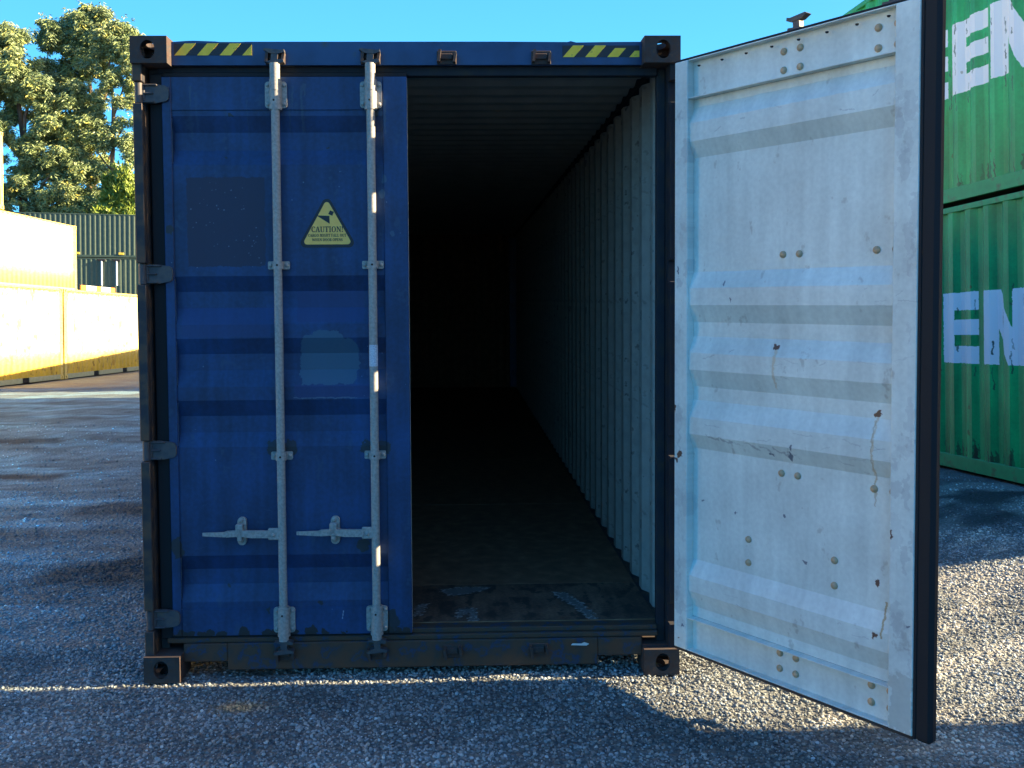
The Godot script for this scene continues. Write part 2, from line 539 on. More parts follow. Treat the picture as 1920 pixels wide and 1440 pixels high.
func make_materials():
	M.blue = paint([[0.0, lin(0.005, 0.020, 0.065)], [0.45, lin(0.008, 0.042, 0.125)], [0.72, lin(0.012, 0.050, 0.14)], [0.86, lin(0.045, 0.05, 0.06)], [1.0, lin(0.03, 0.016, 0.01)]], 1.7, 3, 0.45)
	M.dark = paint([[0.0, lin(0.006, 0.008, 0.014)], [0.5, lin(0.010, 0.013, 0.022)], [0.8, lin(0.022, 0.020, 0.018)], [1.0, lin(0.035, 0.022, 0.014)]], 0.9, 4, 0.75)
	M.post = paint([[0.0, lin(0.012, 0.016, 0.028)], [0.40, lin(0.028, 0.026, 0.028)], [0.60, lin(0.070, 0.045, 0.030)], [1.0, lin(0.12, 0.055, 0.025)]], 0.8, 5, 0.7)
	M.hinge = paint([[0.0, lin(0.030, 0.034, 0.042)], [0.5, lin(0.060, 0.060, 0.066)], [0.75, lin(0.085, 0.070, 0.060)], [1.0, lin(0.14, 0.075, 0.045)]], 0.4, 66, 0.6)
	M.rust = paint([[0.0, lin(0.034, 0.022, 0.018)], [0.4, lin(0.062, 0.036, 0.026)], [0.65, lin(0.040, 0.036, 0.036)], [1.0, lin(0.12, 0.058, 0.030)]], 0.35, 6, 0.85)
	M.sill = paint([[0.0, lin(0.095, 0.040, 0.016)], [0.42, lin(0.078, 0.040, 0.021)], [0.60, lin(0.050, 0.036, 0.027)], [0.67, lin(0.014, 0.036, 0.095)], [0.74, lin(0.055, 0.038, 0.024)], [1.0, lin(0.095, 0.045, 0.018)]], 1.4, 7, 0.75, 0.02)
	M.galv = paint([[0.0, lin(0.20, 0.20, 0.185)], [0.5, lin(0.30, 0.295, 0.27)], [0.8, lin(0.37, 0.355, 0.32)], [1.0, lin(0.26, 0.20, 0.15)]], 0.3, 8, 0.62, 0.03)
	M.rubber = plain(lin(0.008, 0.008, 0.010), 0.8)
	M.bolt = paint([[0.0, lin(0.42, 0.27, 0.15)], [1.0, lin(0.62, 0.42, 0.25)]], 0.1, 9, 0.55)
	M.inwall = paint([[0.0, lin(0.28, 0.25, 0.22)], [0.5, lin(0.38, 0.345, 0.30)], [0.78, lin(0.43, 0.39, 0.34)], [0.85, lin(0.13, 0.12, 0.11)], [1.0, lin(0.06, 0.04, 0.03)]], 1.1, 10, 0.6, 0.02)
	M.inroof = paint([[0.0, lin(0.32, 0.30, 0.26)], [1.0, lin(0.45, 0.42, 0.36)]], 1.5, 12, 0.7)
	M.ply = paint([[0.0, lin(0.12, 0.055, 0.026)], [0.6, lin(0.19, 0.092, 0.046)], [1.0, lin(0.26, 0.145, 0.08)]], 0.9, 13, 0.75)
	M.plate = floor_picture()
	M.door_out = door_outside()
	M.door_in = door_inside()
	M.sign_yellow = paint([[0.0, lin(0.84, 0.47, 0.09)], [1.0, lin(0.92, 0.55, 0.12)]], 0.3, 14, 0.5)
	M.sign_black = plain(lin(0.010, 0.010, 0.014), 0.5)
	M.tape_yellow = paint([[0.0, lin(0.80, 0.50, 0.02)], [0.8, lin(0.90, 0.60, 0.035)], [1.0, lin(0.35, 0.25, 0.03)]], 0.4, 15, 0.5)
	M.tape_black = plain(lin(0.014, 0.018, 0.022), 0.6)
	M.label = paint([[0.0, lin(0.16, 0.20, 0.26)], [0.45, lin(0.45, 0.52, 0.60)], [1.0, lin(0.75, 0.78, 0.80)]], 0.12, 55, 0.7, 0.03)
	M.paper = plain(lin(0.6, 0.6, 0.58), 0.8)
	M.green_low = letter_picture(0.0, 61)
	M.green_up = letter_picture(-0.08, 71)
	M.green = paint([[0.0, lin(0.008, 0.29, 0.09)], [0.6, lin(0.014, 0.37, 0.115)], [0.82, lin(0.06, 0.20, 0.07)], [1.0, lin(0.09, 0.06, 0.02)]], 1.3, 16, 0.5)
	M.yellow_side = yellow_picture(81, lin(0.76, 0.62, 0.30))
	M.sunlit_side = yellow_picture(82, lin(0.82, 0.74, 0.50))  # same yellow paint, with more sun glare put into its colour
	M.yellow = paint([[0.0, lin(0.62, 0.46, 0.08)], [0.6, lin(0.74, 0.58, 0.18)], [0.8, lin(0.55, 0.33, 0.06)], [1.0, lin(0.22, 0.08, 0.02)]], 1.1, 17, 0.55)
	M.yellow_base = paint([[0.0, lin(0.36, 0.36, 0.20)], [1.0, lin(0.48, 0.47, 0.28)]], 1.1, 18, 0.6)
	M.olive = paint([[0.0, lin(0.040, 0.070, 0.050)], [0.6, lin(0.055, 0.090, 0.064)], [1.0, lin(0.075, 0.105, 0.075)]], 2.1, 19, 0.5)
	M.grey_paint = paint([[0.0, lin(0.16, 0.17, 0.18)], [1.0, lin(0.25, 0.26, 0.26)]], 1.5, 20, 0.55)
	M.pocket = plain(lin(0.012, 0.011, 0.010), 0.9)
	M.pale = plain(lin(0.55, 0.62, 0.70), 0.5)
	M.lug = plain(lin(0.75, 0.55, 0.06), 0.5)
	M.orange = plain(lin(0.75, 0.27, 0.04), 0.5)
	M.bark = paint([[0.0, lin(0.10, 0.055, 0.035)], [0.5, lin(0.20, 0.12, 0.08)], [1.0, lin(0.34, 0.24, 0.18)]], 2.0, 22, 0.9, 0.02)
	M.bark.uv1_scale = Vector3(0.5, 0.12, 0.5)


# ---------------------------------------------------------------- container pieces
func holed_face(mb: MB, map: Callable, w: float, h: float, hole: PackedVector2Array, n: Vector3):
	# a w x h rectangle (corner at 0,0) with a hole, laid out through map(a, b)
	var c := Vector2.ZERO
	for p in hole:
		c += p
	c /= hole.size()
	var ang := []
	for k in hole.size():
		ang.append((hole[k] - c).angle())
	for q in [Vector2(0, 0), Vector2(w, 0), Vector2(w, h), Vector2(0, h)]:
		ang.append((q - c).angle())
	ang.sort()
	var outer := []
	var inner := []
	var rad := (hole[0] - c).length()
	var ry: float = 0.0
	for p in hole:
		ry = maxf(ry, absf(p.y - c.y))
	for a in ang:
		var d := Vector2(cos(a), sin(a))
		var t := 1e9
		if d.x > 1e-6: t = minf(t, (w - c.x) / d.x)
		if d.x < -1e-6: t = minf(t, -c.x / d.x)
		if d.y > 1e-6: t = minf(t, (h - c.y) / d.y)
		if d.y < -1e-6: t = minf(t, -c.y / d.y)
		outer.append(c + d * t)
		inner.append(c + d * (1.0 / sqrt(d.x * d.x / (rad * rad) + d.y * d.y / (ry * ry))))
	for k in ang.size():
		var k2: int = (k + 1) % ang.size()
		mb.quad(map.call(outer[k]), map.call(outer[k2]), map.call(inner[k2]), map.call(inner[k]), n)


func casting_mesh(sx: int, sy: int, sz: int) -> ArrayMesh:
	# outer corner at the origin; sx, sy, sz point outwards
	var key := Vector3i(sx, sy, sz)
	if casting_cache.has(key):
		return casting_cache[key]
	var mb := MB.new()
	var w := 0.162
	var h := 0.118
	var l := 0.178
	var t := 0.026
	var s := Vector3(sx, sy, sz)
	var at := func(p: Vector3) -> Vector3: return Vector3(-p.x * sx, -p.y * sy, -p.z * sz)   # p counts inwards from the corner
	var hz := ellipse(0.077, 0.059, 0.033, 0.041)
	var hx := ellipse(0.089, 0.059, 0.033, 0.040)
	var hy := ellipse(0.081, 0.089, 0.032, 0.060)
	for inner in [0, 1]:
		var d: float = t * inner
		var k := -1.0 if inner else 1.0
		# the three holed faces
		holed_face(mb, func(q: Vector2): return at.call(Vector3(q.x, q.y, d)), w, h, hz, Vector3(0, 0, sz) * k)
		holed_face(mb, func(q: Vector2): return at.call(Vector3(d, q.y, q.x)), l, h, hx, Vector3(sx, 0, 0) * k)
		holed_face(mb, func(q: Vector2): return at.call(Vector3(q.x, d, q.y)), w, l, hy, Vector3(0, sy, 0) * k)
		# the three plain ones
		var e := Vector3(w, h, l) - Vector3.ONE * d
		mb.quad(at.call(Vector3(0, 0, e.z)), at.call(Vector3(w, 0, e.z)), at.call(Vector3(w, h, e.z)), at.call(Vector3(0, h, e.z)), Vector3(0, 0, -sz) * k)
		mb.quad(at.call(Vector3(e.x, 0, 0)), at.call(Vector3(e.x, h, 0)), at.call(Vector3(e.x, h, l)), at.call(Vector3(e.x, 0, l)), Vector3(-sx, 0, 0) * k)
		mb.quad(at.call(Vector3(0, e.y, 0)), at.call(Vector3(w, e.y, 0)), at.call(Vector3(w, e.y, l)), at.call(Vector3(0, e.y, l)), Vector3(0, -sy, 0) * k)
	for f in 3:
		var hole: PackedVector2Array = [hz, hx, hy][f]
		var c := Vector2.ZERO
		for p in hole:
			c += p / hole.size()
		for k in hole.size():
			var a := hole[k]
			var b := hole[(k + 1) % hole.size()]
			var pts := []
			for q in [[a, 0.0], [b, 0.0], [b, t], [a, t]]:
				var v: Vector2 = q[0]
				pts.append(at.call(Vector3(v.x, v.y, q[1]) if f == 0 else Vector3(q[1], v.y, v.x) if f == 1 else Vector3(v.x, q[1], v.y)))
			var i := c - (a + b) / 2.0
			var n: Vector3 = Vector3(-i.x * sx, -i.y * sy, 0) if f == 0 else Vector3(0, -i.y * sy, -i.x * sz) if f == 1 else Vector3(-i.x * sx, 0, -i.y * sz)
			mb.quad(pts[0], pts[1], pts[2], pts[3], n.normalized())
	var mesh: ArrayMesh = mb.st.commit()
	casting_cache[key] = mesh
	return mesh


func castings(parent: Node3D, L: float, H: float, mat: Material):
	for sx in [-1, 1]:
		for sy in [-1, 1]:
			for sz in [1, -1]:
				var o := put_mesh("corner_casting", casting_mesh(sx, sy, sz), parent)
				o.position = Vector3(1.219 * sx, H if sy > 0 else 0.0, 0.0 if sz > 0 else -L)
				o.material_override = mat


func folds(t0: float, t1: float, pitch: float, depth: float) -> Array:
	# trapezoid folds: [distance along, depth]
	var p := [[t0, 0.0]]
	var n := int((t1 - t0) / pitch)
	var s := t0 + ((t1 - t0) - n * pitch) / 2.0
	for k in n:
		var a := s + k * pitch
		p.append([a + pitch * 0.125, 0.0])
		p.append([a + pitch * 0.37, depth])
		p.append([a + pitch * 0.63, depth])
		p.append([a + pitch * 0.875, 0.0])
	p.append([t1, 0.0])
	return p


func fold_sheet(mb: MB, prof: Array, map: Callable, h0: float, h1: float, hint: Vector3):
	for i in prof.size() - 1:
		var a = prof[i]
		var b = prof[i + 1]
		mb.flat(map.call(a[0], a[1], h0), map.call(b[0], b[1], h0), map.call(b[0], b[1], h1), map.call(a[0], a[1], h1), hint)


func side_wall(parent: Node3D, sx: int, L: float, y0: float, y1: float, mat: Material, inner: Material = null, picture := false):
	var prof := folds(0.15, L - 0.15, 0.2777, 0.036)
	var mb := MB.new()
	mb.side = true
	if picture:
		mb.uv_s = Vector2(sx * -1.0 / L if sx < 0 else -1.0 / L, -1.0 / 2.591)
		mb.uv_o = Vector2(1.0 if sx < 0 else 0.0, 1.0)
	fold_sheet(mb, prof, func(t, d, h): return Vector3(sx * (1.208 - d), h, -t), y0, y1, Vector3(sx, 0, 0))
	var surf := [[mb, mat]]
	if inner:
		var mi := MB.new()
		fold_sheet(mi, prof, func(t, d, h): return Vector3(sx * (1.204 - d), h, -t), y0, y1, Vector3(-sx, 0, 0))
		surf.append([mi, inner])
	return put("side_wall", surf, parent)


func make_container(label: String, L: float, H: float, paint_m: Material, side_m: Material, o := {}) -> Node3D:
	# a closed box with its near end at the origin, running to -z
	var c := thing("shipping_container", label, "shipping container", o.get("group", "containers standing round the yard"))
	var cast: Material = o.get("casting", paint_m)
	castings(c, L, H, cast)
	for sx in [-1, 1]:
		for z in [0.0, -L]:
			var m := MB.new()
			var a: float = 0.010 if z == 0.0 else -0.010
			m.box(Vector3(minf(sx * 1.05, sx * 1.213), 0.116, minf(z - a, z - 15 * a)), Vector3(maxf(sx * 1.05, sx * 1.213), H - 0.116, maxf(z - a, z - 15 * a)), 0.006)
			put("corner_post", [[m, paint_m]], c)
		var r := MB.new()
		r.box(Vector3(minf(sx * 1.15, sx * 1.215), H - 0.066, -L + 0.17), Vector3(maxf(sx * 1.15, sx * 1.215), H - 0.010, -0.17), 0.004)
		put("top_rail", [[r, paint_m]], c)
		var b := MB.new()
		var base: Material = o.get("base", paint_m)
		var cuts := [[0.17, L - 0.17]]
		if o.has("pockets"):
			cuts = [[0.17, L / 2 - 1.2], [L / 2 - 0.85, L / 2 + 0.85], [L / 2 + 1.2, L - 0.17]]
		for q in cuts:
			b.box(Vector3(minf(sx * 1.17, sx * 1.212), 0.012, -q[1]), Vector3(maxf(sx * 1.17, sx * 1.212), 0.145, -q[0]), 0.004)
		put("bottom_rail", [[b, base]], c)
		if o.has("pockets"):
			for q in [L / 2 - 1.025, L / 2 + 1.025]:
				var k := MB.new()
				k.box(Vector3(minf(sx * 1.15, sx * 1.19), 0.020, -q - 0.175), Vector3(maxf(sx * 1.15, sx * 1.19), 0.145, -q + 0.175))
				put("fork_pocket", [[k, M.pocket]], c)
		var sm: Material = side_m
		side_wall(c, sx, L, 0.145, H - 0.062, sm, null, o.get("picture", false))
	for z in [0.0, -L]:
		var s := 1.0 if z == 0.0 else -1.0
		var e := MB.new()
		fold_sheet(e, folds(-1.05, 1.05, 0.25, 0.036), func(t, d, h): return Vector3(t, h, z - s * (0.03 + d)), 0.14, H - 0.1, Vector3(0, 0, s))
		put("end_wall", [[e, paint_m]], c)
		for y in [[0.012, 0.145], [H - 0.115, H - 0.008]]:
			var k := MB.new()
			k.box(Vector3(-1.055, y[0], minf(z - s * 0.012, z - s * 0.10)), Vector3(1.055, y[1], maxf(z - s * 0.012, z - s * 0.10)), 0.004)
			put("end_beam", [[k, paint_m]], c)
	var rf := MB.new()
	fold_sheet(rf, folds(0.06, L - 0.06, 0.21, -0.018), func(t, d, h): return Vector3(h, H - 0.034 - d, -t), -1.17, 1.17, Vector3(0, 1, 0))
	put("roof", [[rf, paint_m]], c)
	var fl := MB.new()
	fl.box(Vector3(-1.165, 0.12, -L + 0.12), Vector3(1.165, 0.155, -0.12))
	put("floor", [[fl, M.ply]], c)
	return c


func place(c: Node3D, end: Vector3, back: Vector3):
	# back: direction from the near end towards the far end
	var z := -back.normalized()
	var x := Vector3.UP.cross(z).normalized()
	c.transform = Transform3D(Basis(x, z.cross(x), z), end)


# ---------------------------------------------------------------- the blue container
const HINGES := [2.656, 1.851, 1.052, 0.276]
const RIBS := [[2.56, 2.49, 2.41, 2.34], [1.84, 1.77, 1.695, 1.62], [1.557, 1.485, 1.41, 1.335], [1.275, 1.2, 1.125, 1.06], [0.56, 0.49, 0.42, 0.345]]


func lock_gear(door: Node3D, s: int, u: float, z: float, y_top: float, y_bot: float):
	var x := s * u
	var r := MB.new()
	r.tube([Vector3(x, y_bot, z), Vector3(x, y_top, z)], [0.019, 0.019], 16)
	r.tube([Vector3(x, y_bot, z), Vector3(x, y_bot + 0.09, z)], [0.023, 0.022], 16)
	r.tube([Vector3(x, y_top - 0.12, z), Vector3(x, y_top, z)], [0.023, 0.023], 16)
	put("lock_rod", [[r, M.galv]], door)
	for e in [[y_top, 1.0], [y_bot, -1.0]]:
		var c := MB.new()
		var k: float = e[1]
		var lo: float = e[0]
		c.prism(PackedVector2Array([Vector2(x - 0.042, lo + 0.004 * k), Vector2(x - 0.012, lo + 0.013 * k), Vector2(x + 0.04, lo + 0.017 * k), Vector2(x + 0.043, lo + 0.004 * k), Vector2(x + 0.01, lo - 0.006 * k)]), z - 0.017, z + 0.014)
		c.prism(PackedVector2Array([Vector2(x - 0.016, lo), Vector2(x + 0.014, lo), Vector2(x + 0.018, lo + 0.05 * k), Vector2(x - 0.012, lo + 0.05 * k)]), z - 0.016, z + 0.013)
		c.prism(PackedVector2Array([Vector2(x - 0.048, lo + 0.058 * k), Vector2(x - 0.040, lo + 0.064 * k), Vector2(x + 0.03, lo + 0.056 * k), Vector2(x + 0.044, lo + 0.060 * k), Vector2(x + 0.046, lo + 0.047 * k), Vector2(x + 0.02, lo + 0.040 * k), Vector2(x - 0.02, lo + 0.042 * k)]), z - 0.018, z + 0.015)
		put("cam", [[c, M.hinge]], door)
	if s > 0 and u > 0.9:
		var tl := MB.new()
		tl.tube([Vector3(x, 1.428, z), Vector3(x, 1.525, z)], [0.0196, 0.0196], 16, false)
		put("rod_label", [[tl, M.label]], door, "torn pale label wrapped round the lock rod")
	for y in [2.650, 0.262]:
		var b := MB.new()
		b.prism(round_rect(x, y, 0.098, 0.118, 0.014), 0.001, 0.008)
		var hump := PackedVector2Array()
		b.tube([Vector3(x, y - 0.064, z - 0.006), Vector3(x, y + 0.064, z - 0.006)], [0.0268, 0.0268], 16)
		b.tube([Vector3(x, y - 0.070, z - 0.008), Vector3(x, y - 0.060, z - 0.008)], [0.029, 0.029], 16)
		b.box(Vector3(x - 0.0265, y - 0.062, 0.004), Vector3(x + 0.0265, y + 0.062, z - 0.006))
		for q in [[-1, -1], [1, -1], [1, 1], [-1, 1]]:
			b.dome(Vector3(x + q[0] * 0.037, y + q[1] * 0.042, 0.008), 0.009, 0.006)
		var hole := MB.new()
		hole.dome(Vector3(x - 0.003, y + 0.03 * (1 if y < 1 else -1), z + 0.0202), 0.005, 0.0015)
		put("rod_bracket", [[b, M.galv], [hole, M.pocket]], door)
	for y in [1.887, 1.020]:
		var b := MB.new()
		b.prism(round_rect(x, y, 0.098, 0.036, 0.006), -0.007, 0.004)
		b.tube([Vector3(x, y - 0.017, z - 0.004), Vector3(x, y + 0.017, z - 0.004)], [0.0248, 0.0248], 16)
		b.box(Vector3(x - 0.024, y - 0.0168, 0.0), Vector3(x + 0.024, y + 0.0168, z))
		for q in [-1, 1]:
			b.dome(Vector3(x + q * 0.037, y, 0.004), 0.009, 0.006)
		var hole := MB.new()
		hole.dome(Vector3(x, y, z + 0.0202), 0.005, 0.0015)
		put("rod_guide", [[b, M.galv], [hole, M.pocket]], door)
	# the handle reaches towards the hinges
	var h := MB.new()
	var y := 0.668
	h.box(Vector3(minf(x - s * 0.062, x - s * 0.008), y - 0.028, z - 0.004), Vector3(maxf(x - s * 0.062, x - s * 0.008), y + 0.026, z + 0.014), 0.004)
	h.dome(Vector3(x - s * 0.038, y - 0.004, z + 0.014), 0.010, 0.004)
	var arm := [[0.055, -0.021, 0.015], [0.14, -0.020, 0.016], [0.19, -0.012, 0.019], [0.25, -0.016, 0.015], [0.262, -0.016, 0.011], [0.358, -0.010, 0.009]]
	for i in arm.size() - 1:
		var a = arm[i]
		var b = arm[i + 1]
		var th := 0.010 if i < 3 else 0.004
		var zz := z + 0.008
		h.flat(Vector3(x - s * a[0], y + a[1] + 0.004, zz + th), Vector3(x - s * b[0], y + b[1] + 0.004, zz + th), Vector3(x - s * b[0], y + b[2], zz + th), Vector3(x - s * a[0], y + a[2], zz + th), Vector3(0, 0, 1))
		h.flat(Vector3(x - s * a[0], y + a[1] + 0.004, zz - th), Vector3(x - s * b[0], y + b[1] + 0.004, zz - th), Vector3(x - s * b[0], y + b[2], zz - th), Vector3(x - s * a[0], y + a[2], zz - th), Vector3(0, 0, -1))
		for e in [[a[2], b[2], 1.0, 0.0], [a[1], b[1], -1.0, 0.004]]:
			h.flat(Vector3(x - s * a[0], y + e[0] + e[3], zz - th), Vector3(x - s * b[0], y + e[1] + e[3], zz - th), Vector3(x - s * b[0], y + e[1] + e[3], zz + th), Vector3(x - s * a[0], y + e[0] + e[3], zz + th), Vector3(0, e[2], 0))
	put("handle", [[h, M.galv]], door)
	var k := MB.new()
	var kx := x - s * 0.19
	k.prism(round_rect(kx + s * 0.004, y + 0.008, 0.040, 0.128, 0.019, 6), -0.007, 0.012)
	k.box(Vector3(kx - 0.019, y - 0.012, 0.010), Vector3(kx + 0.015, y + 0.046, z + 0.018), 0.004)
	k.dome(Vector3(kx, y + 0.058, 0.012), 0.012, 0.010)
	k.dome(Vector3(kx, y - 0.036, 0.012), 0.012, 0.008)
	k.box(Vector3(kx - 0.012, y - 0.032, 0.010), Vector3(kx + 0.010, y - 0.006, z + 0.015), 0.004)
	put("handle_catch", [[k, M.galv]], door)


func make_door(parent: Node3D, s: int, u0: float, u1: float, hs: float, fs: float, y0: float, y1: float, rods: Array, label: String) -> MeshInstance3D:
	var th := 0.055
	var rail0 := y0 + 0.15 if s < 0 else y0 + 0.125
	var rail1 := y1 - 0.17 if s < 0 else y1 - 0.148
	var uvs := Vector2(s / DSW, -1.0 / DSH)
	var duv := func(m: MB) -> MB:
		m.uv_s = uvs
		m.uv_o = Vector2(0.0, 1.0)
		return m
	var bx := func(m: MB, ua: float, ub: float, ya: float, yb: float, za: float, zb: float, ch: float):
		m.box(Vector3(minf(s * ua, s * ub), ya, za), Vector3(maxf(s * ua, s * ub), yb, zb), ch)
	# panel: flats level with the frame outside, ribs standing into the load space
	var prof := [[rail1, 0.0]]
	for r in RIBS:
		prof.append([r[0], 0.0])
		prof.append([r[1], 0.031])
		prof.append([r[2], 0.031])
		prof.append([r[3], 0.0])
	prof.append([rail0, 0.0])
	var out: MB = duv.call(MB.new())
	var inn: MB = duv.call(MB.new())
	for i in prof.size() - 1:
		var a = prof[i]
		var b = prof[i + 1]
		for q in [[out, -0.008, 1.0], [inn, -0.0105, -1.0]]:
			q[0].flat(Vector3(s * (u0 + hs - 0.003), a[0], q[1] - a[1]), Vector3(s * (u1 - fs + 0.003), a[0], q[1] - a[1]), Vector3(s * (u1 - fs + 0.003), b[0], q[1] - b[1]), Vector3(s * (u0 + hs - 0.003), b[0], q[1] - b[1]), Vector3(0, 0, q[2]))
	for r in RIBS:
		for u in [u0 + hs + 0.0008, u1 - fs - 0.0008]:
			var hint := Vector3(s if u < 0.5 else -s, 0, 0)
			out.quad(Vector3(s * u, r[0], -0.0082), Vector3(s * u, r[1], -0.0388), Vector3(s * u, r[2], -0.0388), Vector3(s * u, r[3], -0.0082), hint)
	var door := put("door", [[out, M.door_out], [inn, M.door_in]], parent, label)
	for e in [[u0, u0 + hs], [u1 - fs, u1]]:
		var mo: MB = duv.call(MB.new())
		var mi: MB = duv.call(MB.new())
		bx.call(mo, e[0], e[1], y0, y1, -0.0095, 0.0, 0.003)
		bx.call(mi, e[0] + 0.0006, e[1] - 0.0006, y0 + 0.001, y1 - 0.001, -th, -0.0097, 0.003)
		put("door_stile", [[mo, M.door_out], [mi, M.door_in]], door)
	for e in [[y0, rail0], [rail1, y1]]:
		var mo: MB = duv.call(MB.new())
		var mi: MB = duv.call(MB.new())
		var ua := u0 + hs + 0.0004
		var ub := u1 - fs - 0.0004
		bx.call(mo, ua, ub, e[0], e[1], -0.010, -0.003, 0.0015)
		bx.call(mi, ua, ub, e[0] + 0.001, e[1] - 0.001, -0.014, -0.0102, 0.0)
		for y in [e[0], e[1] - 0.006]:
			bx.call(mi, ua, ub, y + 0.0006, y + 0.0056, -th + 0.004, -0.0142, 0.001)
		put("door_rail", [[mo, M.door_out], [mi, M.door_in]], door)
	# rubber seal
	var g := MB.new()
	if s > 0:
		bx.call(g, u0 - 0.062, u0 - 0.001, y0 - 0.02, y1 + 0.02, -0.045, -0.022, 0.006)
		bx.call(g, u0 - 0.001, u1, y1 + 0.001, y1 + 0.026, -0.045, -0.020, 0.006)
		bx.call(g, u0 - 0.001, u1, y0 - 0.026, y0 - 0.001, -0.045, -0.020, 0.006)
	else:
		bx.call(g, u1 + 0.0005, u1 + 0.068, y0 - 0.012, y1 + 0.004, -0.052, -0.004, 0.014)
		bx.call(g, u1 + 0.0002, u1 + 0.012, y0 - 0.006, y1 + 0.002, -0.0545, -0.003, 0.002)
		var lip := MB.new()
		bx.call(lip, u0, u1 + 0.0003, y0 - 0.013, y0 - 0.0006, -0.050, -0.004, 0.003)
		put("bottom_edge", [[lip, M.rust]], door)
		bx.call(g, u0, u1 + 0.001, y1 + 0.001, y1 + 0.010, -0.049, -0.030, 0.003)
	put("door_seal", [[g, M.rubber]], door)
	for u in rods:
		lock_gear(door, s, u, 0.027, 2.785, 0.172)
	# hinges
	for y in HINGES:
		var h := MB.new()
		if s > 0:
			h.tube([Vector3(0.001, y - 0.044, 0.022), Vector3(0.001, y + 0.044, 0.022)], [0.017, 0.017], 14)
			h.prism(PackedVector2Array([Vector2(0.006, y - 0.043), Vector2(0.07, y - 0.043), Vector2(0.118, y - 0.034), Vector2(0.128, y - 0.026), Vector2(0.131, y - 0.012), Vector2(0.131, y + 0.014), Vector2(0.126, y + 0.028), Vector2(0.114, y + 0.036), Vector2(0.06, y + 0.043), Vector2(0.006, y + 0.043)]), 0.001, 0.013)
			h.box(Vector3(0.012, y - 0.042, 0.010), Vector3(0.068, y - 0.034, 0.024), 0.003)
			h.box(Vector3(0.012, y + 0.033, 0.010), Vector3(0.082, y + 0.041, 0.024), 0.003)
			h.box(Vector3(0.012, y - 0.004, 0.010), Vector3(0.062, y + 0.004, 0.022), 0.003)
			h.box(Vector3(0.010, y - 0.034, 0.010), Vector3(0.026, y + 0.034, 0.020), 0.003)
		else:
			h.box(Vector3(-0.10, y - 0.040, 0.001), Vector3(-0.004, y + 0.040, 0.013), 0.003)
		put("hinge", [[h, M.hinge]], door)
	# bolt heads on the inside
	if s < 0:
		for u in rods:
			var at := []
			for d in [-0.038, 0.038]:
				for y in [2.706, 2.632]:
					at.append([u + d, y, -0.014])
				for y in [0.270, 0.206]:
					at.append([u + d, y, -0.014])
				at.append([u + d, 1.899, -0.0105])
				at.append([u + d, 1.012, -0.0105])
			at.append([u - 0.200, 0.707, -0.0105])
			at.append([u - 0.200, 0.608, -0.0105])
			for q in at:
				if q[0] > u1 - fs - 0.004 and q[1] < 0.4:
					continue
				var b := MB.new()
				b.dome(Vector3(s * q[0], q[1], q[2]), 0.0150, 0.011, Vector3(0, 0, -1))
				put("bolt", [[b, M.bolt]], door)
		# small screws of the seal along the top flange
		for k in 8:
			var b := MB.new()
			b.dome(Vector3(s * (0.12 + 0.125 * k), rail1 + 0.140, -0.034), 0.007, 0.007, Vector3(0, -1, 0), 8)
			put("seal_screw", [[b, M.dark]], door)
	return door


func text_into(mb: MB, what: String, font: SystemFont, width: float, height: float, at: Vector3, track := 0.0):
	var t := TextMesh.new()
	t.text = what
	t.font = font
	t.font_size = 64
	t.pixel_size = 0.01
	t.depth = 0.02
	var ar := t.get_mesh_arrays()
	var mesh := ArrayMesh.new()
	mesh.add_surface_from_arrays(Mesh.PRIMITIVE_TRIANGLES, ar)
	var b := mesh.get_aabb()
	var k := Vector3(width / b.size.x, height / b.size.y, 0.0006 / maxf(b.size.z, 1e-4))
	var x := Transform3D(Basis.from_scale(k), at - (b.position + b.size / 2.0) * k)
	mb.st.append_from(mesh, 0, x)


func caution_sign(door: Node3D):
	var cx := 0.826
	var mb := MB.new()
	var my := MB.new()
	var mk := MB.new()
	var mt := MB.new()
	for q in [[mb, 0.150, 0.245, 0.022, -0.0072, -0.0062], [my, 0.128, 0.206, 0.013, -0.0064, -0.0056]]:
		var p := PackedVector2Array()
		var w: float = q[1] * (0.127 / 0.150)
		var top: float = 2.200 if q[0] == mb else 2.180
		var bot: float = 1.967 if q[0] == mb else 1.981
		var r: float = q[3]
		for c in [[0.0, top - r * 1.6, 30.0, 150.0], [-w + r * 1.3, bot + r, 150.0, 270.0], [w - r * 1.3, bot + r, -90.0, 30.0]]:
			for k in 7:
				var a := deg_to_rad(lerpf(c[2], c[3], k / 6.0))
				p.append(Vector2(cx + c[0] + cos(a) * r, c[1] + sin(a) * r))
		q[0].prism(p, q[4], q[5])
	var z := -0.0054
	mk.prism(PackedVector2Array([Vector2(cx - 0.048, 2.112), Vector2(cx + 0.011, 2.110), Vector2(cx + 0.012, 2.074)]), z, z + 0.0004)
	mk.prism(PackedVector2Array([Vector2(cx + 0.006, 2.118), Vector2(cx + 0.014, 2.135), Vector2(cx + 0.032, 2.128), Vector2(cx + 0.024, 2.110)]), z, z + 0.0004)
	var f := SystemFont.new()
	f.font_names = PackedStringArray(["Droid Serif"])
	f.font_weight = 700
	text_into(mt, "CAUTION!", f, 0.142, 0.026, Vector3(cx, 2.049, z + 0.0003))
	text_into(mt, "CARGO MIGHT FALL OUT", f, 0.172, 0.0135, Vector3(cx, 2.022, z + 0.0003))
	text_into(mt, "WHEN DOOR OPENS", f, 0.138, 0.0125, Vector3(cx, 2.002, z + 0.0003))
	put("caution_sign", [[mb, M.sign_black], [my, M.sign_yellow], [mk, M.sign_black], [mt, M.sign_black]], door, "black and yellow triangle reading CAUTION! CARGO MIGHT FALL OUT")


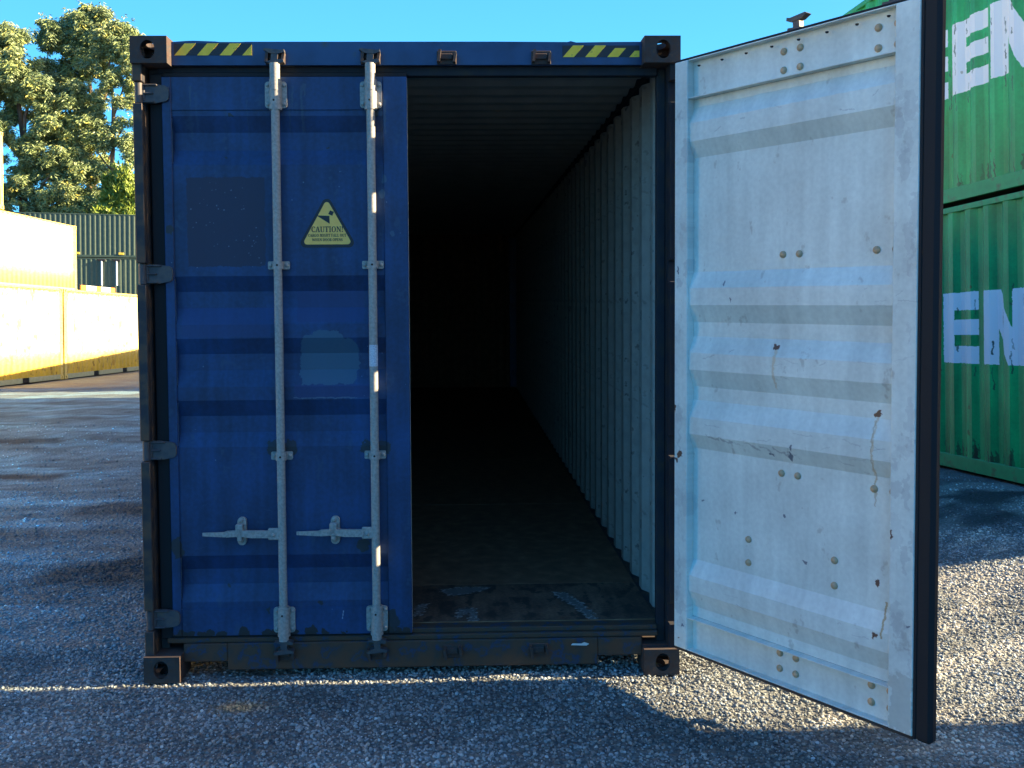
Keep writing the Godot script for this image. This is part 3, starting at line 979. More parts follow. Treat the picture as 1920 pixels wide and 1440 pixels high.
func hazard_tape(parent: Node3D, x0: float, x1: float, first: float, y0: float, y1: float, torn: bool):
	var mb := MB.new()
	var my := MB.new()
	var z := -0.068
	mb.box(Vector3(x0, y0, z), Vector3(x1, y1, z + 0.0012))
	for k in 4:
		var a := first + k * 0.1005
		var top := y1 if not (torn and k > 1) else y1 - 0.012 * (k - 1)
		var lean := 0.046 * (top - y0) / (y1 - y0)
		var p := PackedVector2Array([Vector2(a, y0), Vector2(minf(a + 0.05, x1), y0), Vector2(minf(a + 0.05 + lean, x1), top), Vector2(minf(a + lean, x1), top)])
		if a + lean >= x1 - 0.002:
			p = PackedVector2Array([Vector2(a, y0), Vector2(x1, y0), Vector2(x1, y0 + (x1 - a) / 0.046 * (y1 - y0) * 0.95)])
		my.prism(p, z + 0.0008, z + 0.0022)
	put("hazard_tape", [[mb, M.tape_black], [my, M.tape_yellow]], parent)


func keeper(parent: Node3D, x: float, y: float, z: float, up: float):
	var k := MB.new()
	k.box(Vector3(x - 0.044, y - 0.030, z), Vector3(x + 0.044, y + 0.030, z + 0.007), 0.002)
	for q in [[-0.042, 0.030, 0.042], [0.028, 0.016, 0.036]]:
		var x0: float = x + q[0]
		var d: float = q[2]
		var yt: float = y + q[1] * up
		var yb: float = y - 0.024 * up
		for e in [[x0, -1.0], [x0 + 0.012, 1.0]]:
			k.flat(Vector3(e[0], yb, z), Vector3(e[0], yb, z + d), Vector3(e[0] + 0.006, yt, z + d * 0.9), Vector3(e[0] + 0.006, yt, z), Vector3(e[1], 0, 0))
		k.flat(Vector3(x0, yb, z + d), Vector3(x0 + 0.012, yb, z + d), Vector3(x0 + 0.018, yt, z + d * 0.9), Vector3(x0 + 0.006, yt, z + d * 0.9), Vector3(0, 0, 1))
		k.flat(Vector3(x0 + 0.006, yt, z), Vector3(x0 + 0.018, yt, z), Vector3(x0 + 0.018, yt, z + d * 0.9), Vector3(x0 + 0.006, yt, z + d * 0.9), Vector3(0, up, 0))
		k.flat(Vector3(x0, yb, z), Vector3(x0 + 0.012, yb, z), Vector3(x0 + 0.012, yb, z + d), Vector3(x0, yb, z + d), Vector3(0, -up, 0))
	k.box(Vector3(x - 0.030, y - 0.010, z + 0.005), Vector3(x + 0.026, y + 0.016, z + 0.018), 0.003)
	put("rod_keeper", [[k, M.rust]], parent)


func blue_container():
	var L := 12.192
	var H := 2.896
	var c := thing("shipping_container", "long navy blue container with one door open and an empty dark interior", "shipping container", "containers standing round the yard")
	castings(c, L, H, M.rust)
	for s in [-1, 1]:
		var p := MB.new()
		var cut := [[0.116, HINGES[3] - 0.048], [HINGES[3] + 0.048, HINGES[2] - 0.048], [HINGES[2] + 0.048, HINGES[1] - 0.048], [HINGES[1] + 0.048, HINGES[0] - 0.048], [HINGES[0] + 0.048, H - 0.116]]
		var bx := func(xa: float, xb: float, ya: float, yb: float, za: float, zb: float, ch: float):
			p.box(Vector3(minf(s * xa, s * xb), ya, za), Vector3(maxf(s * xa, s * xb), yb, zb), ch)
		for q in cut:
			bx.call(1.176, 1.218, q[0], q[1], -0.0635, -0.020, 0.003)
		bx.call(1.176, 1.218, 0.116, H - 0.116, -0.16, -0.064, 0.002)
		bx.call(1.136, 1.1755, 0.116, H - 0.116, -0.155, -0.118, 0.003)
		put("corner_post", [[p, M.post if s < 0 else M.dark]], c)
		var r := MB.new()
		r.box(Vector3(-1.218, 0.116, -L + 0.01) if s < 0 else Vector3(1.06, 0.116, -L + 0.01), Vector3(-1.06, H - 0.116, -L + 0.15) if s < 0 else Vector3(1.218, H - 0.116, -L + 0.15), 0.006)
		put("corner_post", [[r, M.blue]], c)
		side_wall(c, s, L, 0.165, H - 0.075, M.blue, M.inwall)
		var t := MB.new()
		t.box(Vector3(minf(s * 1.158, s * 1.218), H - 0.075, -L + 0.18), Vector3(maxf(s * 1.158, s * 1.218), H - 0.012, -0.18), 0.004)
		put("top_rail", [[t, M.dark]], c)
		var b := MB.new()
		b.box(Vector3(minf(s * 1.15, s * 1.216), 0.045, -L + 0.18), Vector3(maxf(s * 1.15, s * 1.216), 0.196, -0.18), 0.004)
		put("bottom_rail", [[b, M.post]], c)
	# header above the doors and sill below them
	var h := MB.new()
	var top := [[-1.058, 2.887], [-0.98, 2.892], [-0.955, 2.8925], [-0.86, 2.889], [-0.845, 2.887], [-0.75, 2.8865], [-0.72, 2.888], [0.4, 2.888], [0.72, 2.886], [0.735, 2.890], [0.76, 2.884], [0.9, 2.886], [1.058, 2.887]]
	for i in top.size() - 1:
		var a = top[i]
		var b = top[i + 1]
		h.flat(Vector3(a[0], 2.784, -0.068), Vector3(b[0], 2.784, -0.068), Vector3(b[0], b[1], -0.068), Vector3(a[0], a[1], -0.068), Vector3(0, 0, 1))
		h.flat(Vector3(a[0], a[1], -0.068), Vector3(b[0], b[1], -0.068), Vector3(b[0], b[1], -0.15), Vector3(a[0], a[1], -0.15), Vector3(0, 1, 0))
	h.quad(Vector3(-1.058, 2.784, -0.068), Vector3(1.058, 2.784, -0.068), Vector3(1.058, 2.784, -0.085), Vector3(-1.058, 2.784, -0.085), Vector3(0, -1, 0))
	var hd := MB.new()
	hd.box(Vector3(-1.135, 2.744, -0.15), Vector3(1.135, 2.8, -0.105), 0.003)
	hd.box(Vector3(-1.135, 2.7832, -0.15), Vector3(1.135, 2.86, -0.086))
	var header := put("door_header", [[h, M.blue], [hd, M.dark]], c)
	for x in [-0.593, -0.168, 0.174, 0.600]:
		keeper(header, x, 2.815, -0.068, 1.0)
	hazard_tape(header, -1.045, -0.698, -1.043, 2.827, 2.880, false)
	hazard_tape(header, 0.697, 1.046, 0.699, 2.818, 2.870, true)
	var s := MB.new()
	s.box(Vector3(-0.858, 0.028, -0.15), Vector3(0.853, 0.152, -0.068), 0.004)
	for q in [[-1.058, -0.8585], [0.8535, 1.058]]:
		s.box(Vector3(q[0], 0.069, -0.1495), Vector3(q[1], 0.1518, -0.0682), 0.003)
	s.box(Vector3(-1.135, 0.1525, -0.15), Vector3(1.135, 0.176, -0.078), 0.004)
	s.box(Vector3(-1.135, 0.1765, -0.17), Vector3(1.135, 0.199, -0.10), 0.003)
	var sill := put("door_sill", [[s, M.sill]], c)
	for x in [-0.593, -0.172, 0.177, 0.577]:
		keeper(sill, x, 0.102, -0.068, -1.0)
	var lb := MB.new()
	lb.prism(PackedVector2Array([Vector2(0.728, 0.120), Vector2(0.80, 0.117), Vector2(0.812, 0.125), Vector2(0.79, 0.133), Vector2(0.775, 0.127), Vector2(0.735, 0.128)]), -0.068, -0.0665)
	put("torn_label", [[lb, M.paper]], sill)
	# load floor, one sheet after another
	var z := -0.172
	var k := 0
	while z > -L + 0.2:
		var ln := 0.575 if k == 0 else 0.985
		var z1 := maxf(z - ln, -L + 0.08)
		var f := MB.new()
		if k == 0:
			var x0 := -1.148
			f.uv_s = Vector2(1.0 / 2.3, 0)
			f.st.set_smooth_group(-1)
			var n := Vector3(0, 1, 0)
			var put_v := func(p: Vector3):
				f.st.set_normal(n)
				f.st.set_uv(Vector2((p.x + 1.15) / 2.3, 1.0 + (p.z + 0.172) / 0.575))
				f.st.add_vertex(p)
			var a := Vector3(x0, 0.204, z)
			var b := Vector3(-x0, 0.204, z)
			var d := Vector3(-x0, 0.204, z1 + 0.003)
			var e := Vector3(x0, 0.204, z1 + 0.003)
			for p in [a, d, b, a, e, d]:
				put_v.call(p)
		var g := MB.new()
		g.box(Vector3(-1.148, 0.165, z1 + 0.003), Vector3(1.148, 0.2035 if k == 0 else 0.203 + 0.0015 * (k % 2), z), 0.001)
		put("floor_board", [[g, M.ply], [f, M.plate]] if k == 0 else [[g, M.ply]], c)
		z = z1
		k += 1
	for q in 12:
		var m := MB.new()
		m.box(Vector3(-1.148, 0.05, -0.6 - q * 1.0), Vector3(1.148, 0.164, -0.56 - q * 1.0))
		put("cross_member", [[m, M.post]], c)
	var rf := MB.new()
	var ri := MB.new()
	var prof := folds(0.12, L - 0.02, 0.209, -0.018)
	fold_sheet(rf, prof, func(t, d, w): return Vector3(w, H - 0.042 - d, -t), -1.16, 1.16, Vector3(0, 1, 0))
	fold_sheet(ri, prof, func(t, d, w): return Vector3(w, H - 0.046 - d, -t), -1.16, 1.16, Vector3(0, -1, 0))
	put("roof", [[rf, M.blue], [ri, M.inroof]], c)
	var eo := MB.new()
	var ei := MB.new()
	var pe := folds(-1.06, 1.06, 0.26, 0.040)
	fold_sheet(eo, pe, func(t, d, w): return Vector3(t, w, -L + 0.03 + d), 0.06, H - 0.02, Vector3(0, 0, -1))
	fold_sheet(ei, pe, func(t, d, w): return Vector3(t, w, -L + 0.034 + d), 0.06, H - 0.02, Vector3(0, 0, 1))
	put("end_wall", [[eo, M.blue], [ei, M.ply]], c)
	# closed door
	var dl := make_door(c, 1, 0.095, 1.193, 0.042, 0.109, 0.188, 2.733, [0.607, 1.032], "closed blue door with two lock rods and a caution sign")
	dl.position = Vector3(-1.2, 0, -0.068)
	caution_sign(dl)
	# open door, swung out by 125 degrees
	var dr := make_door(c, -1, 0.0, 1.127, 0.074, 0.095, 0.150, 2.765, [0.577, 0.983], "open door showing its white inside with rust runs")
	var al := 0.957
	var d := Vector3(cos(al), 0, sin(al))
	var n := Vector3(sin(al), 0, -cos(al))
	dr.transform = Transform3D(Basis(-d, Vector3.UP, n), Vector3(1.183, 0, 0.040) + n * 0.055)
	return c


# ---------------------------------------------------------------- ground
func ground_y(x: float, z: float) -> float:
	var y := 0.0
	if z < -13.2:
		y = -0.40 * smoothstep(-13.2, -20.5, z) - 0.028 * maxf(0.0, -20.0 - z)
		y = maxf(y, -1.5) * (1.0 - smoothstep(-7.5, -3.8, x) * smoothstep(-45.0, -40.0, z))
	y += 0.085 * (1.0 - smoothstep(-5.0, -3.0, x)) * smoothstep(-4.0, -11.0, z) * (1.0 - smoothstep(-13.0, -19.0, z))
	if x > 3.0:
		y += clampf((z + 5.3) * 0.040, -0.02, 0.12) * smoothstep(3.0, 4.4, x)
	return y - 0.006


var gn := FastNoiseLite.new()
var gn2 := FastNoiseLite.new()
var gn3 := FastNoiseLite.new()

func ground_tone(x: float, z: float) -> Color:
	# swept pale dust, dark damp patches; left side tinted bluer against warm bounce light
	var a := gn.get_noise_2d(x * 0.45, z * 1.5)
	var b := gn2.get_noise_2d(x, z)
	var k := 0.205 + 0.13 * a + 0.05 * b
	var c := Color(k * 0.90, k * 1.0, k * 0.97)
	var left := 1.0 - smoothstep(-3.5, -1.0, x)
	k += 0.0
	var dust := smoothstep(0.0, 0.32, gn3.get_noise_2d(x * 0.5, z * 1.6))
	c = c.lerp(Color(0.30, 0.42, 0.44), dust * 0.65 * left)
	c = c.lerp(Color(c.r * 0.92, c.g * 1.36, c.b * 1.52), left)  # cooler tint on the left offsets light bounced off the yellow row
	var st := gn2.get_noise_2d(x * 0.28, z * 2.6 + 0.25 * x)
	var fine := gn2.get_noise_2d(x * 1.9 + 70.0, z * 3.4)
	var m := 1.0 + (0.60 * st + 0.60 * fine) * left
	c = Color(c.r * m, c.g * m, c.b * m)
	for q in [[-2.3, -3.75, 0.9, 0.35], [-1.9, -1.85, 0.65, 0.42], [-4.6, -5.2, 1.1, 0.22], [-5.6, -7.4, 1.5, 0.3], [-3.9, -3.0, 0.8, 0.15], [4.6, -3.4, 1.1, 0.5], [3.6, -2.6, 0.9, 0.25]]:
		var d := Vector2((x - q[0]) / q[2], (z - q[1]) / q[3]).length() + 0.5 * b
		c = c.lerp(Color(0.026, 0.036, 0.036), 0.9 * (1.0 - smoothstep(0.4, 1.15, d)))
	var s := Vector2((x + 0.73) / 0.15, (z - 0.26) / 0.07).length() + 0.6 * b
	c = c.lerp(Color(0.50, 0.30, 0.13), 0.9 * (1.0 - smoothstep(0.4, 1.2, s)))
	if x > 1.6:
		var w := smoothstep(0.05, 0.30, gn3.get_noise_2d(x * 1.2 + 40.0, z * 2.4 + x * 1.2))
		c = c.lerp(Color(0.42, 0.42, 0.37), w * 0.65)
	if z < -11.0:
		c = c.lerp(Color(0.30, 0.25, 0.20), smoothstep(-11.0, -16.0, z) * 0.7)
	return c


func axis_list(stops: Array) -> PackedFloat32Array:
	var p := PackedFloat32Array()
	for i in stops.size() - 1:
		var a: float = stops[i][0]
		var b: float = stops[i + 1][0]
		var n := maxi(1, int(round((b - a) / stops[i][1])))
		for k in n:
			p.append(a + (b - a) * k / n)
	p.append(stops[-1][0])
	return p


func make_ground():
	gn.seed = 3
	gn.frequency = 0.55
	gn.fractal_octaves = 4
	gn2.seed = 8
	gn2.frequency = 2.2
	gn2.fractal_octaves = 3
	gn3.seed = 15
	gn3.frequency = 0.8
	gn3.fractal_octaves = 3
	var xs := axis_list([[-900.0, 220.0], [-240.0, 50.0], [-60.0, 6.0], [-18.0, 0.4], [-9.0, 0.10], [6.0, 0.5], [14.0, 6.0], [60.0, 50.0], [240.0, 220.0], [900.0, 1.0]])
	var zs := axis_list([[-900.0, 220.0], [-240.0, 50.0], [-70.0, 4.0], [-30.0, 0.5], [-14.0, 0.14], [-6.0, 0.085], [1.6, 0.6], [12.0, 6.0], [60.0, 50.0], [240.0, 220.0], [900.0, 1.0]])
	var st := SurfaceTool.new()
	st.begin(Mesh.PRIMITIVE_TRIANGLES)
	var rough := FastNoiseLite.new()
	rough.seed = 4
	rough.frequency = 1.1
	rough.fractal_octaves = 4
	for z in zs:
		for x in xs:
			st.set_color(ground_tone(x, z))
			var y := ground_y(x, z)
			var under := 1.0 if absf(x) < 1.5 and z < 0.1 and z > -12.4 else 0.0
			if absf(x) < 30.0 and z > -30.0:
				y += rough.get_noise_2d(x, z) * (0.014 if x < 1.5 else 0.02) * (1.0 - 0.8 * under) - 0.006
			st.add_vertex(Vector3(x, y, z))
	var w := xs.size()
	for j in zs.size() - 1:
		for i in w - 1:
			var a := j * w + i
			for k in [a, a + 1, a + w, a + 1, a + w + 1, a + w]:
				st.add_index(k)
	st.generate_normals()
	var o := MeshInstance3D.new()
	o.mesh = st.commit()
	o.name = "ground"
	o.set_meta("kind", "structure")
	var m := StandardMaterial3D.new()
	m.vertex_color_use_as_albedo = true
	m.albedo_texture = noise_tex([[0.0, Color(0.42, 0.42, 0.44)], [0.35, Color(0.72, 0.72, 0.72)], [0.55, Color(0.85, 0.84, 0.82)], [0.8, Color(0.98, 0.97, 0.95)], [1.0, Color(1, 1, 1)]], 0.05, 33, 5, 1024)
	m.normal_enabled = true
	m.normal_texture = normal_tex(0.06, 34, 9.0)
	m.normal_scale = 1.0
	m.roughness = 0.95
	triplanar(m, 1.3)
	o.material_override = m
	add_child(o)
	make_gravel(rough)


func rock_mesh(seed_v: int) -> ArrayMesh:
	rng.seed = seed_v
	var t := (1.0 + sqrt(5.0)) / 2.0
	var v := []
	for p in [[-1, t, 0], [1, t, 0], [-1, -t, 0], [1, -t, 0], [0, -1, t], [0, 1, t], [0, -1, -t], [0, 1, -t], [t, 0, -1], [t, 0, 1], [-t, 0, -1], [-t, 0, 1]]:
		v.append(Vector3(p[0], p[1], p[2]).normalized() * rng.randf_range(0.7, 1.15) * Vector3(1.0, 0.62, 0.78))
	var f := [[0, 11, 5], [0, 5, 1], [0, 1, 7], [0, 7, 10], [0, 10, 11], [1, 5, 9], [5, 11, 4], [11, 10, 2], [10, 7, 6], [7, 1, 8], [3, 9, 4], [3, 4, 2], [3, 2, 6], [3, 6, 8], [3, 8, 9], [4, 9, 5], [2, 4, 11], [6, 2, 10], [8, 6, 7], [9, 8, 1]]
	var mb := MB.new()
	for q in f:
		var a: Vector3 = v[q[0]]
		var b: Vector3 = v[q[1]]
		var c: Vector3 = v[q[2]]
		var n := (c - a).cross(b - a).normalized()
		if n.dot(a + b + c) < 0:
			n = -n
		mb.tri(a, b, c, n, n, n)
	return mb.st.commit()


func make_gravel(rough: FastNoiseLite):
	# x range, z range, stones per square metre, smallest and largest half length
	var zones := [[-3.2, 3.3, -0.5, 1.15, 5200.0, 0.004, 0.0115], [-4.2, -1.2, -2.2, -0.5, 1500.0, 0.005, 0.0120], [1.2, 4.2, -2.4, -0.5, 3600.0, 0.005, 0.0125], [-5.6, 5.0, -4.5, -2.2, 420.0, 0.006, 0.013], [-9.0, 5.0, -9.0, -4.5, 60.0, 0.008, 0.016]]
	var bins := [[], [], []]
	rng.seed = 99
	for q in zones:
		var n := int((q[1] - q[0]) * (q[3] - q[2]) * q[4])
		for k in n:
			var x := rng.randf_range(q[0], q[1])
			var z := rng.randf_range(q[2], q[3])
			if absf(x) < 1.0 and z < -0.3:
				continue
			bins[rng.randi() % 3].append([x, z, lerpf(q[5], q[6], pow(rng.randf(), 2.2))])
	var mat := StandardMaterial3D.new()
	mat.vertex_color_use_as_albedo = true
	mat.roughness = 0.9
	for b in 3:
		var mm := MultiMesh.new()
		mm.transform_format = MultiMesh.TRANSFORM_3D
		mm.use_colors = true
		mm.mesh = rock_mesh(200 + b)
		mm.mesh.surface_set_material(0, mat)
		mm.instance_count = bins[b].size()
		var buf := PackedFloat32Array()
		buf.resize(bins[b].size() * 16)
		var i := 0
		for p in bins[b]:
			var r: float = p[2]
			var bas := Basis.from_euler(Vector3(rng.randf_range(-0.5, 0.5), rng.randf() * TAU, rng.randf_range(-0.5, 0.5))).scaled(Vector3(r, r, r))
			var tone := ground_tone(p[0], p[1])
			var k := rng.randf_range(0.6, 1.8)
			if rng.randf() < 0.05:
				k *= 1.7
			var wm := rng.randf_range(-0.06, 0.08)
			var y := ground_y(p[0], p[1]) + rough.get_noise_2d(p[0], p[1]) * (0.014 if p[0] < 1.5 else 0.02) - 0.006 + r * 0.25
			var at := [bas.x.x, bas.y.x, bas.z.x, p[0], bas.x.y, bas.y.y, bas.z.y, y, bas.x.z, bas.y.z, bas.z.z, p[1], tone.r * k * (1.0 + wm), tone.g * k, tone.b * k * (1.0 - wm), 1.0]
			for v in 16:
				buf[i + v] = at[v]
			i += 16
		mm.buffer = buf
		var o := MultiMeshInstance3D.new()
		o.multimesh = mm
		o.name = "gravel" if b == 0 else "gravel_%03d" % b
		o.set_meta("kind", "stuff")
		tag(o, "loose grey gravel stones strewn over the yard in front of the containers", "gravel", "gravel of the yard")
		add_child(o)


# ---------------------------------------------------------------- trees
func sprig_mesh(leaves: int, ln: float, wd: float, droop: float, seed_v: int) -> ArrayMesh:
	rng.seed = seed_v
	var mb := MB.new()
	for k in leaves:
		var a := rng.randf() * TAU
		var d := Vector3(cos(a), -droop * rng.randf_range(0.5, 1.3), sin(a)).normalized()
		var o := Vector3(rng.randf_range(-0.5, 0.5), rng.randf_range(-0.4, 0.4), rng.randf_range(-0.5, 0.5)) * ln
		var l := ln * rng.randf_range(0.7, 1.25)
		var s := d.cross(Vector3(rng.randf_range(-1, 1), rng.randf_range(-1, 1), rng.randf_range(-1, 1))).normalized() * wd * rng.randf_range(0.7, 1.2)
		var n := s.cross(d).normalized()
		var mid := o + d * l * 0.45
		var bend := n * l * 0.08
		mb.tri(o, mid + s + bend, o + d * l, n, n, n)
		mb.tri(o, mid - s + bend, o + d * l, n, n, n)
	return mb.st.commit()


func make_tree(called: String, label: String, category: String, group: String, base: Vector3, trunk: Array, limbs: Array, clumps: Array, per: float, sprig: ArrayMesh, tint: Array, seed_v: int) -> Node3D:
	var t := thing(called, label, category, group)
	t.position = base
	var tm := MB.new()
	var pts := []
	var rad := []
	for q in trunk:
		pts.append(Vector3(q[0], q[1], q[2]))
		rad.append(q[3])
	tm.tube(pts, rad, 8)
	put("trunk", [[tm, M.bark]], t)
	for l in limbs:
		var lm := MB.new()
		var lp := []
		var lr := []
		for q in l:
			lp.append(Vector3(q[0], q[1], q[2]))
			lr.append(q[3])
		lm.tube(lp, lr, 6)
		put("limb", [[lm, M.bark]], t)
	rng.seed = seed_v
	var xf := []
	for c in clumps:
		var tufts := int(3.0 + 5.6 * c[3] * c[3])
		for j in tufts:
			var e := Vector3(rng.randfn(), rng.randfn(), rng.randfn()).normalized()
			var cc: Vector3 = Vector3(c[0], c[1], c[2]) + e * Vector3(c[3], c[3] * 0.85, c[3]) * rng.randf_range(0.35, 1.18)
			var rr: float = rng.randf_range(0.28, 0.62) * (0.75 + 0.25 * c[3])
			var n := int(per * rr * rr * (c[4] if c.size() > 4 else 1.0))
			var shade := rng.randf()
			for k in n:
				var d := Vector3(rng.randfn(), rng.randfn(), rng.randfn()).normalized()
				var p: Vector3 = cc + d * rr * Vector3(1.0, 0.8, 1.0) * pow(rng.randf(), 0.5)
				p.y -= 0.25 * rr * rng.randf()
				xf.append([p, clampf(shade * 0.6 + rng.randf() * 0.4, 0, 1)])
	var mm := MultiMesh.new()
	mm.transform_format = MultiMesh.TRANSFORM_3D
	mm.use_colors = true
	mm.mesh = sprig
	mm.instance_count = xf.size()
	var buf := PackedFloat32Array()
	buf.resize(xf.size() * 16)
	var i := 0
	for q in xf:
		var bas := Basis.from_euler(Vector3(rng.randf_range(-0.4, 0.4), rng.randf() * TAU, rng.randf_range(-0.4, 0.4))) * rng.randf_range(0.7, 1.35)
		var p: Vector3 = q[0]
		var col: Color = (tint[0] as Color).lerp(tint[1], q[1])
		if rng.randf() < 0.05:
			col = col.lerp(tint[2], 0.8)
		if rng.randf() < 0.10:
			p += Vector3(rng.randfn(), rng.randfn(), rng.randfn()) * 0.3
		var at := [bas.x.x, bas.y.x, bas.z.x, p.x, bas.x.y, bas.y.y, bas.z.y, p.y, bas.x.z, bas.y.z, bas.z.z, p.z, col.r, col.g, col.b, 1.0]
		for v in 16:
			buf[i + v] = at[v]
		i += 16
	mm.buffer = buf
	var o := MultiMeshInstance3D.new()
	o.multimesh = mm
	o.name = "crown"
	o.set_meta("kind", "stuff")
	o.material_override = M.leaf
	t.add_child(o)
	return t


func make_trees():
	M.leaf = StandardMaterial3D.new()
	M.leaf.vertex_color_use_as_albedo = true
	M.leaf.roughness = 0.5
	M.leaf.backlight = lin(0.50, 0.60, 0.20)
	M.leaf.cull_mode = BaseMaterial3D.CULL_DISABLED
	var euc := sprig_mesh(9, 0.27, 0.036, 0.9, 301)
	var tint := [Color(0.115, 0.175, 0.085), Color(0.28, 0.35, 0.13), Color(0.46, 0.42, 0.08)]
	var by := -0.75
	# heights below are above the foot of the tree
	make_tree("eucalyptus_tree", "broad eucalyptus with orange forked limbs behind the yellow containers", "tree", "eucalyptus trees beyond the yard", Vector3(-29.4, by, -61.0),
		[[0, -1.2, 0, 0.42], [0.02, 5.0, 0.1, 0.36], [-0.1, 10.0, 0, 0.30], [0.1, 13.4, 0.1, 0.22], [-0.3, 16.5, 0, 0.14], [-0.2, 19.0, 0, 0.06]],
		[[[0.0, 12.3, 0, 0.2], [0.9, 13.9, 0.4, 0.16], [1.9, 15.2, 0.8, 0.12], [2.3, 16.7, 0.6, 0.08]], [[0.0, 12.0, 0, 0.16], [-1.2, 13.6, 0.3, 0.12], [-2.4, 15.2, 0.2, 0.07]], [[0.1, 13.2, 0.1, 0.16], [0.4, 15.0, 0.5, 0.12], [1.2, 17.2, 0.5, 0.07]], [[0.0, 8.5, 0.1, 0.12], [1.6, 10.4, 0.8, 0.09], [3.0, 12.0, 0.9, 0.05]]],
		[[-1.6, 20.2, 0.2, 1.5], [-0.3, 19.8, 0.6, 1.4], [-2.9, 18.6, 0.0, 1.6], [0.4, 18.0, 0.9, 1.5], [-1.2, 17.6, 0.8, 1.6], [1.6, 16.7, 0.7, 1.4], [-2.8, 16.2, 0.4, 1.4], [-0.3, 15.6, -1.0, 1.3], [2.2, 14.8, 0.9, 1.3], [-3.2, 13.9, 0.4, 1.3], [1.5, 12.6, 1.0, 1.3], [2.7, 12.3, 0.8, 1.2], [-2.2, 12.0, 0.6, 1.2], [1.0, 10.6, 1.0, 1.4], [2.6, 10.2, 1.0, 1.3], [-1.7, 10.2, 0.8, 1.3], [1.8, 8.6, 1.0, 1.3], [0.6, 8.2, -1.0, 1.3], [-1.3, 8.0, 0.8, 1.3], [3.2, 8.4, 0.6, 1.2], [-3.2, 10.6, 0.6, 1.3], [-3.0, 8.2, 0.6, 1.2], [0.2, 6.6, 1.0, 1.3], [2.2, 6.6, 0.8, 1.3], [-2.2, 6.4, 0.9, 1.3], [-1.0, 14.2, 1.2, 1.2], [0.6, 16.4, 1.2, 1.0], [3.3, 16.0, 0.4, 1.2], [3.6, 13.6, 0.4, 1.2], [-2.0, 14.8, 0.6, 1.1], [4.2, 11.2, 0.5, 1.2], [0.6, 11.6, -1.4, 1.2], [4.4, 9.0, 0.5, 1.2], [-4.0, 17.2, 0, 1.4], [-4.4, 15.0, 0, 1.4], [-4.6, 12.4, 0, 1.4], [-0.4, 9.4, 1.3, 1.0], [3.8, 7.0, 0.4, 1.2]], 215.0, euc, tint, 401)
	make_tree("eucalyptus_tree", "tallest rounded eucalyptus rising above its neighbours into the blue sky", "tree", "eucalyptus trees beyond the yard", Vector3(-26.2, by, -64.5),
		[[0, -1.2, 0, 0.4], [0.1, 6.0, 0, 0.34], [-0.2, 12.0, 0, 0.26], [0.1, 17.0, 0, 0.16], [-0.2, 21.5, 0, 0.06]],
		[[[-0.1, 13.0, 0, 0.16], [-1.3, 16.0, 0.3, 0.11], [-2.0, 18.5, 0.3, 0.06]], [[0, 14.5, 0, 0.14], [1.2, 17.2, 0.2, 0.1], [2.0, 19.2, 0.2, 0.05]], [[0, 10.5, 0, 0.13], [1.4, 12.6, 0.4, 0.09], [2.2, 14.6, 0.3, 0.05]]],
		[[-0.9, 22.0, 0, 1.5], [0.7, 22.0, 0.2, 1.5], [-2.2, 21.4, 0.2, 1.4], [2.1, 21.3, 0, 1.3], [-0.1, 22.3, -0.6, 1.2], [-1.5, 21.0, 0.9, 1.2], [1.4, 20.9, 0.9, 1.2], [0.2, 21.2, 0.8, 1.6], [-1.6, 20.2, 0.8, 1.5], [1.8, 20.0, 0.6, 1.4], [3.0, 20.2, 0, 1.0], [0.3, 18.8, 0.9, 1.5], [-1.7, 18.2, 0.9, 1.3], [0.2, 16.6, 1.0, 1.3], [-1.3, 15.8, 0.8, 1.3], [0.4, 14.2, 0.9, 1.2], [-0.9, 13.2, 0.9, 1.3], [0.6, 11.8, 0.9, 1.3], [1.6, 10.0, 0.8, 1.1], [0.2, 9.2, 0.8, 1.2], [-2.6, 17.0, 0.5, 1.2], [-2.4, 14.4, 0.6, 1.2], [-2.0, 11.8, 0.6, 1.2], [-1.0, 10.0, 0.6, 1.2], [1.0, 7.4, 0.5, 1.2], [-1.4, 8.0, 0.5, 1.2]], 215.0, euc, tint, 402)
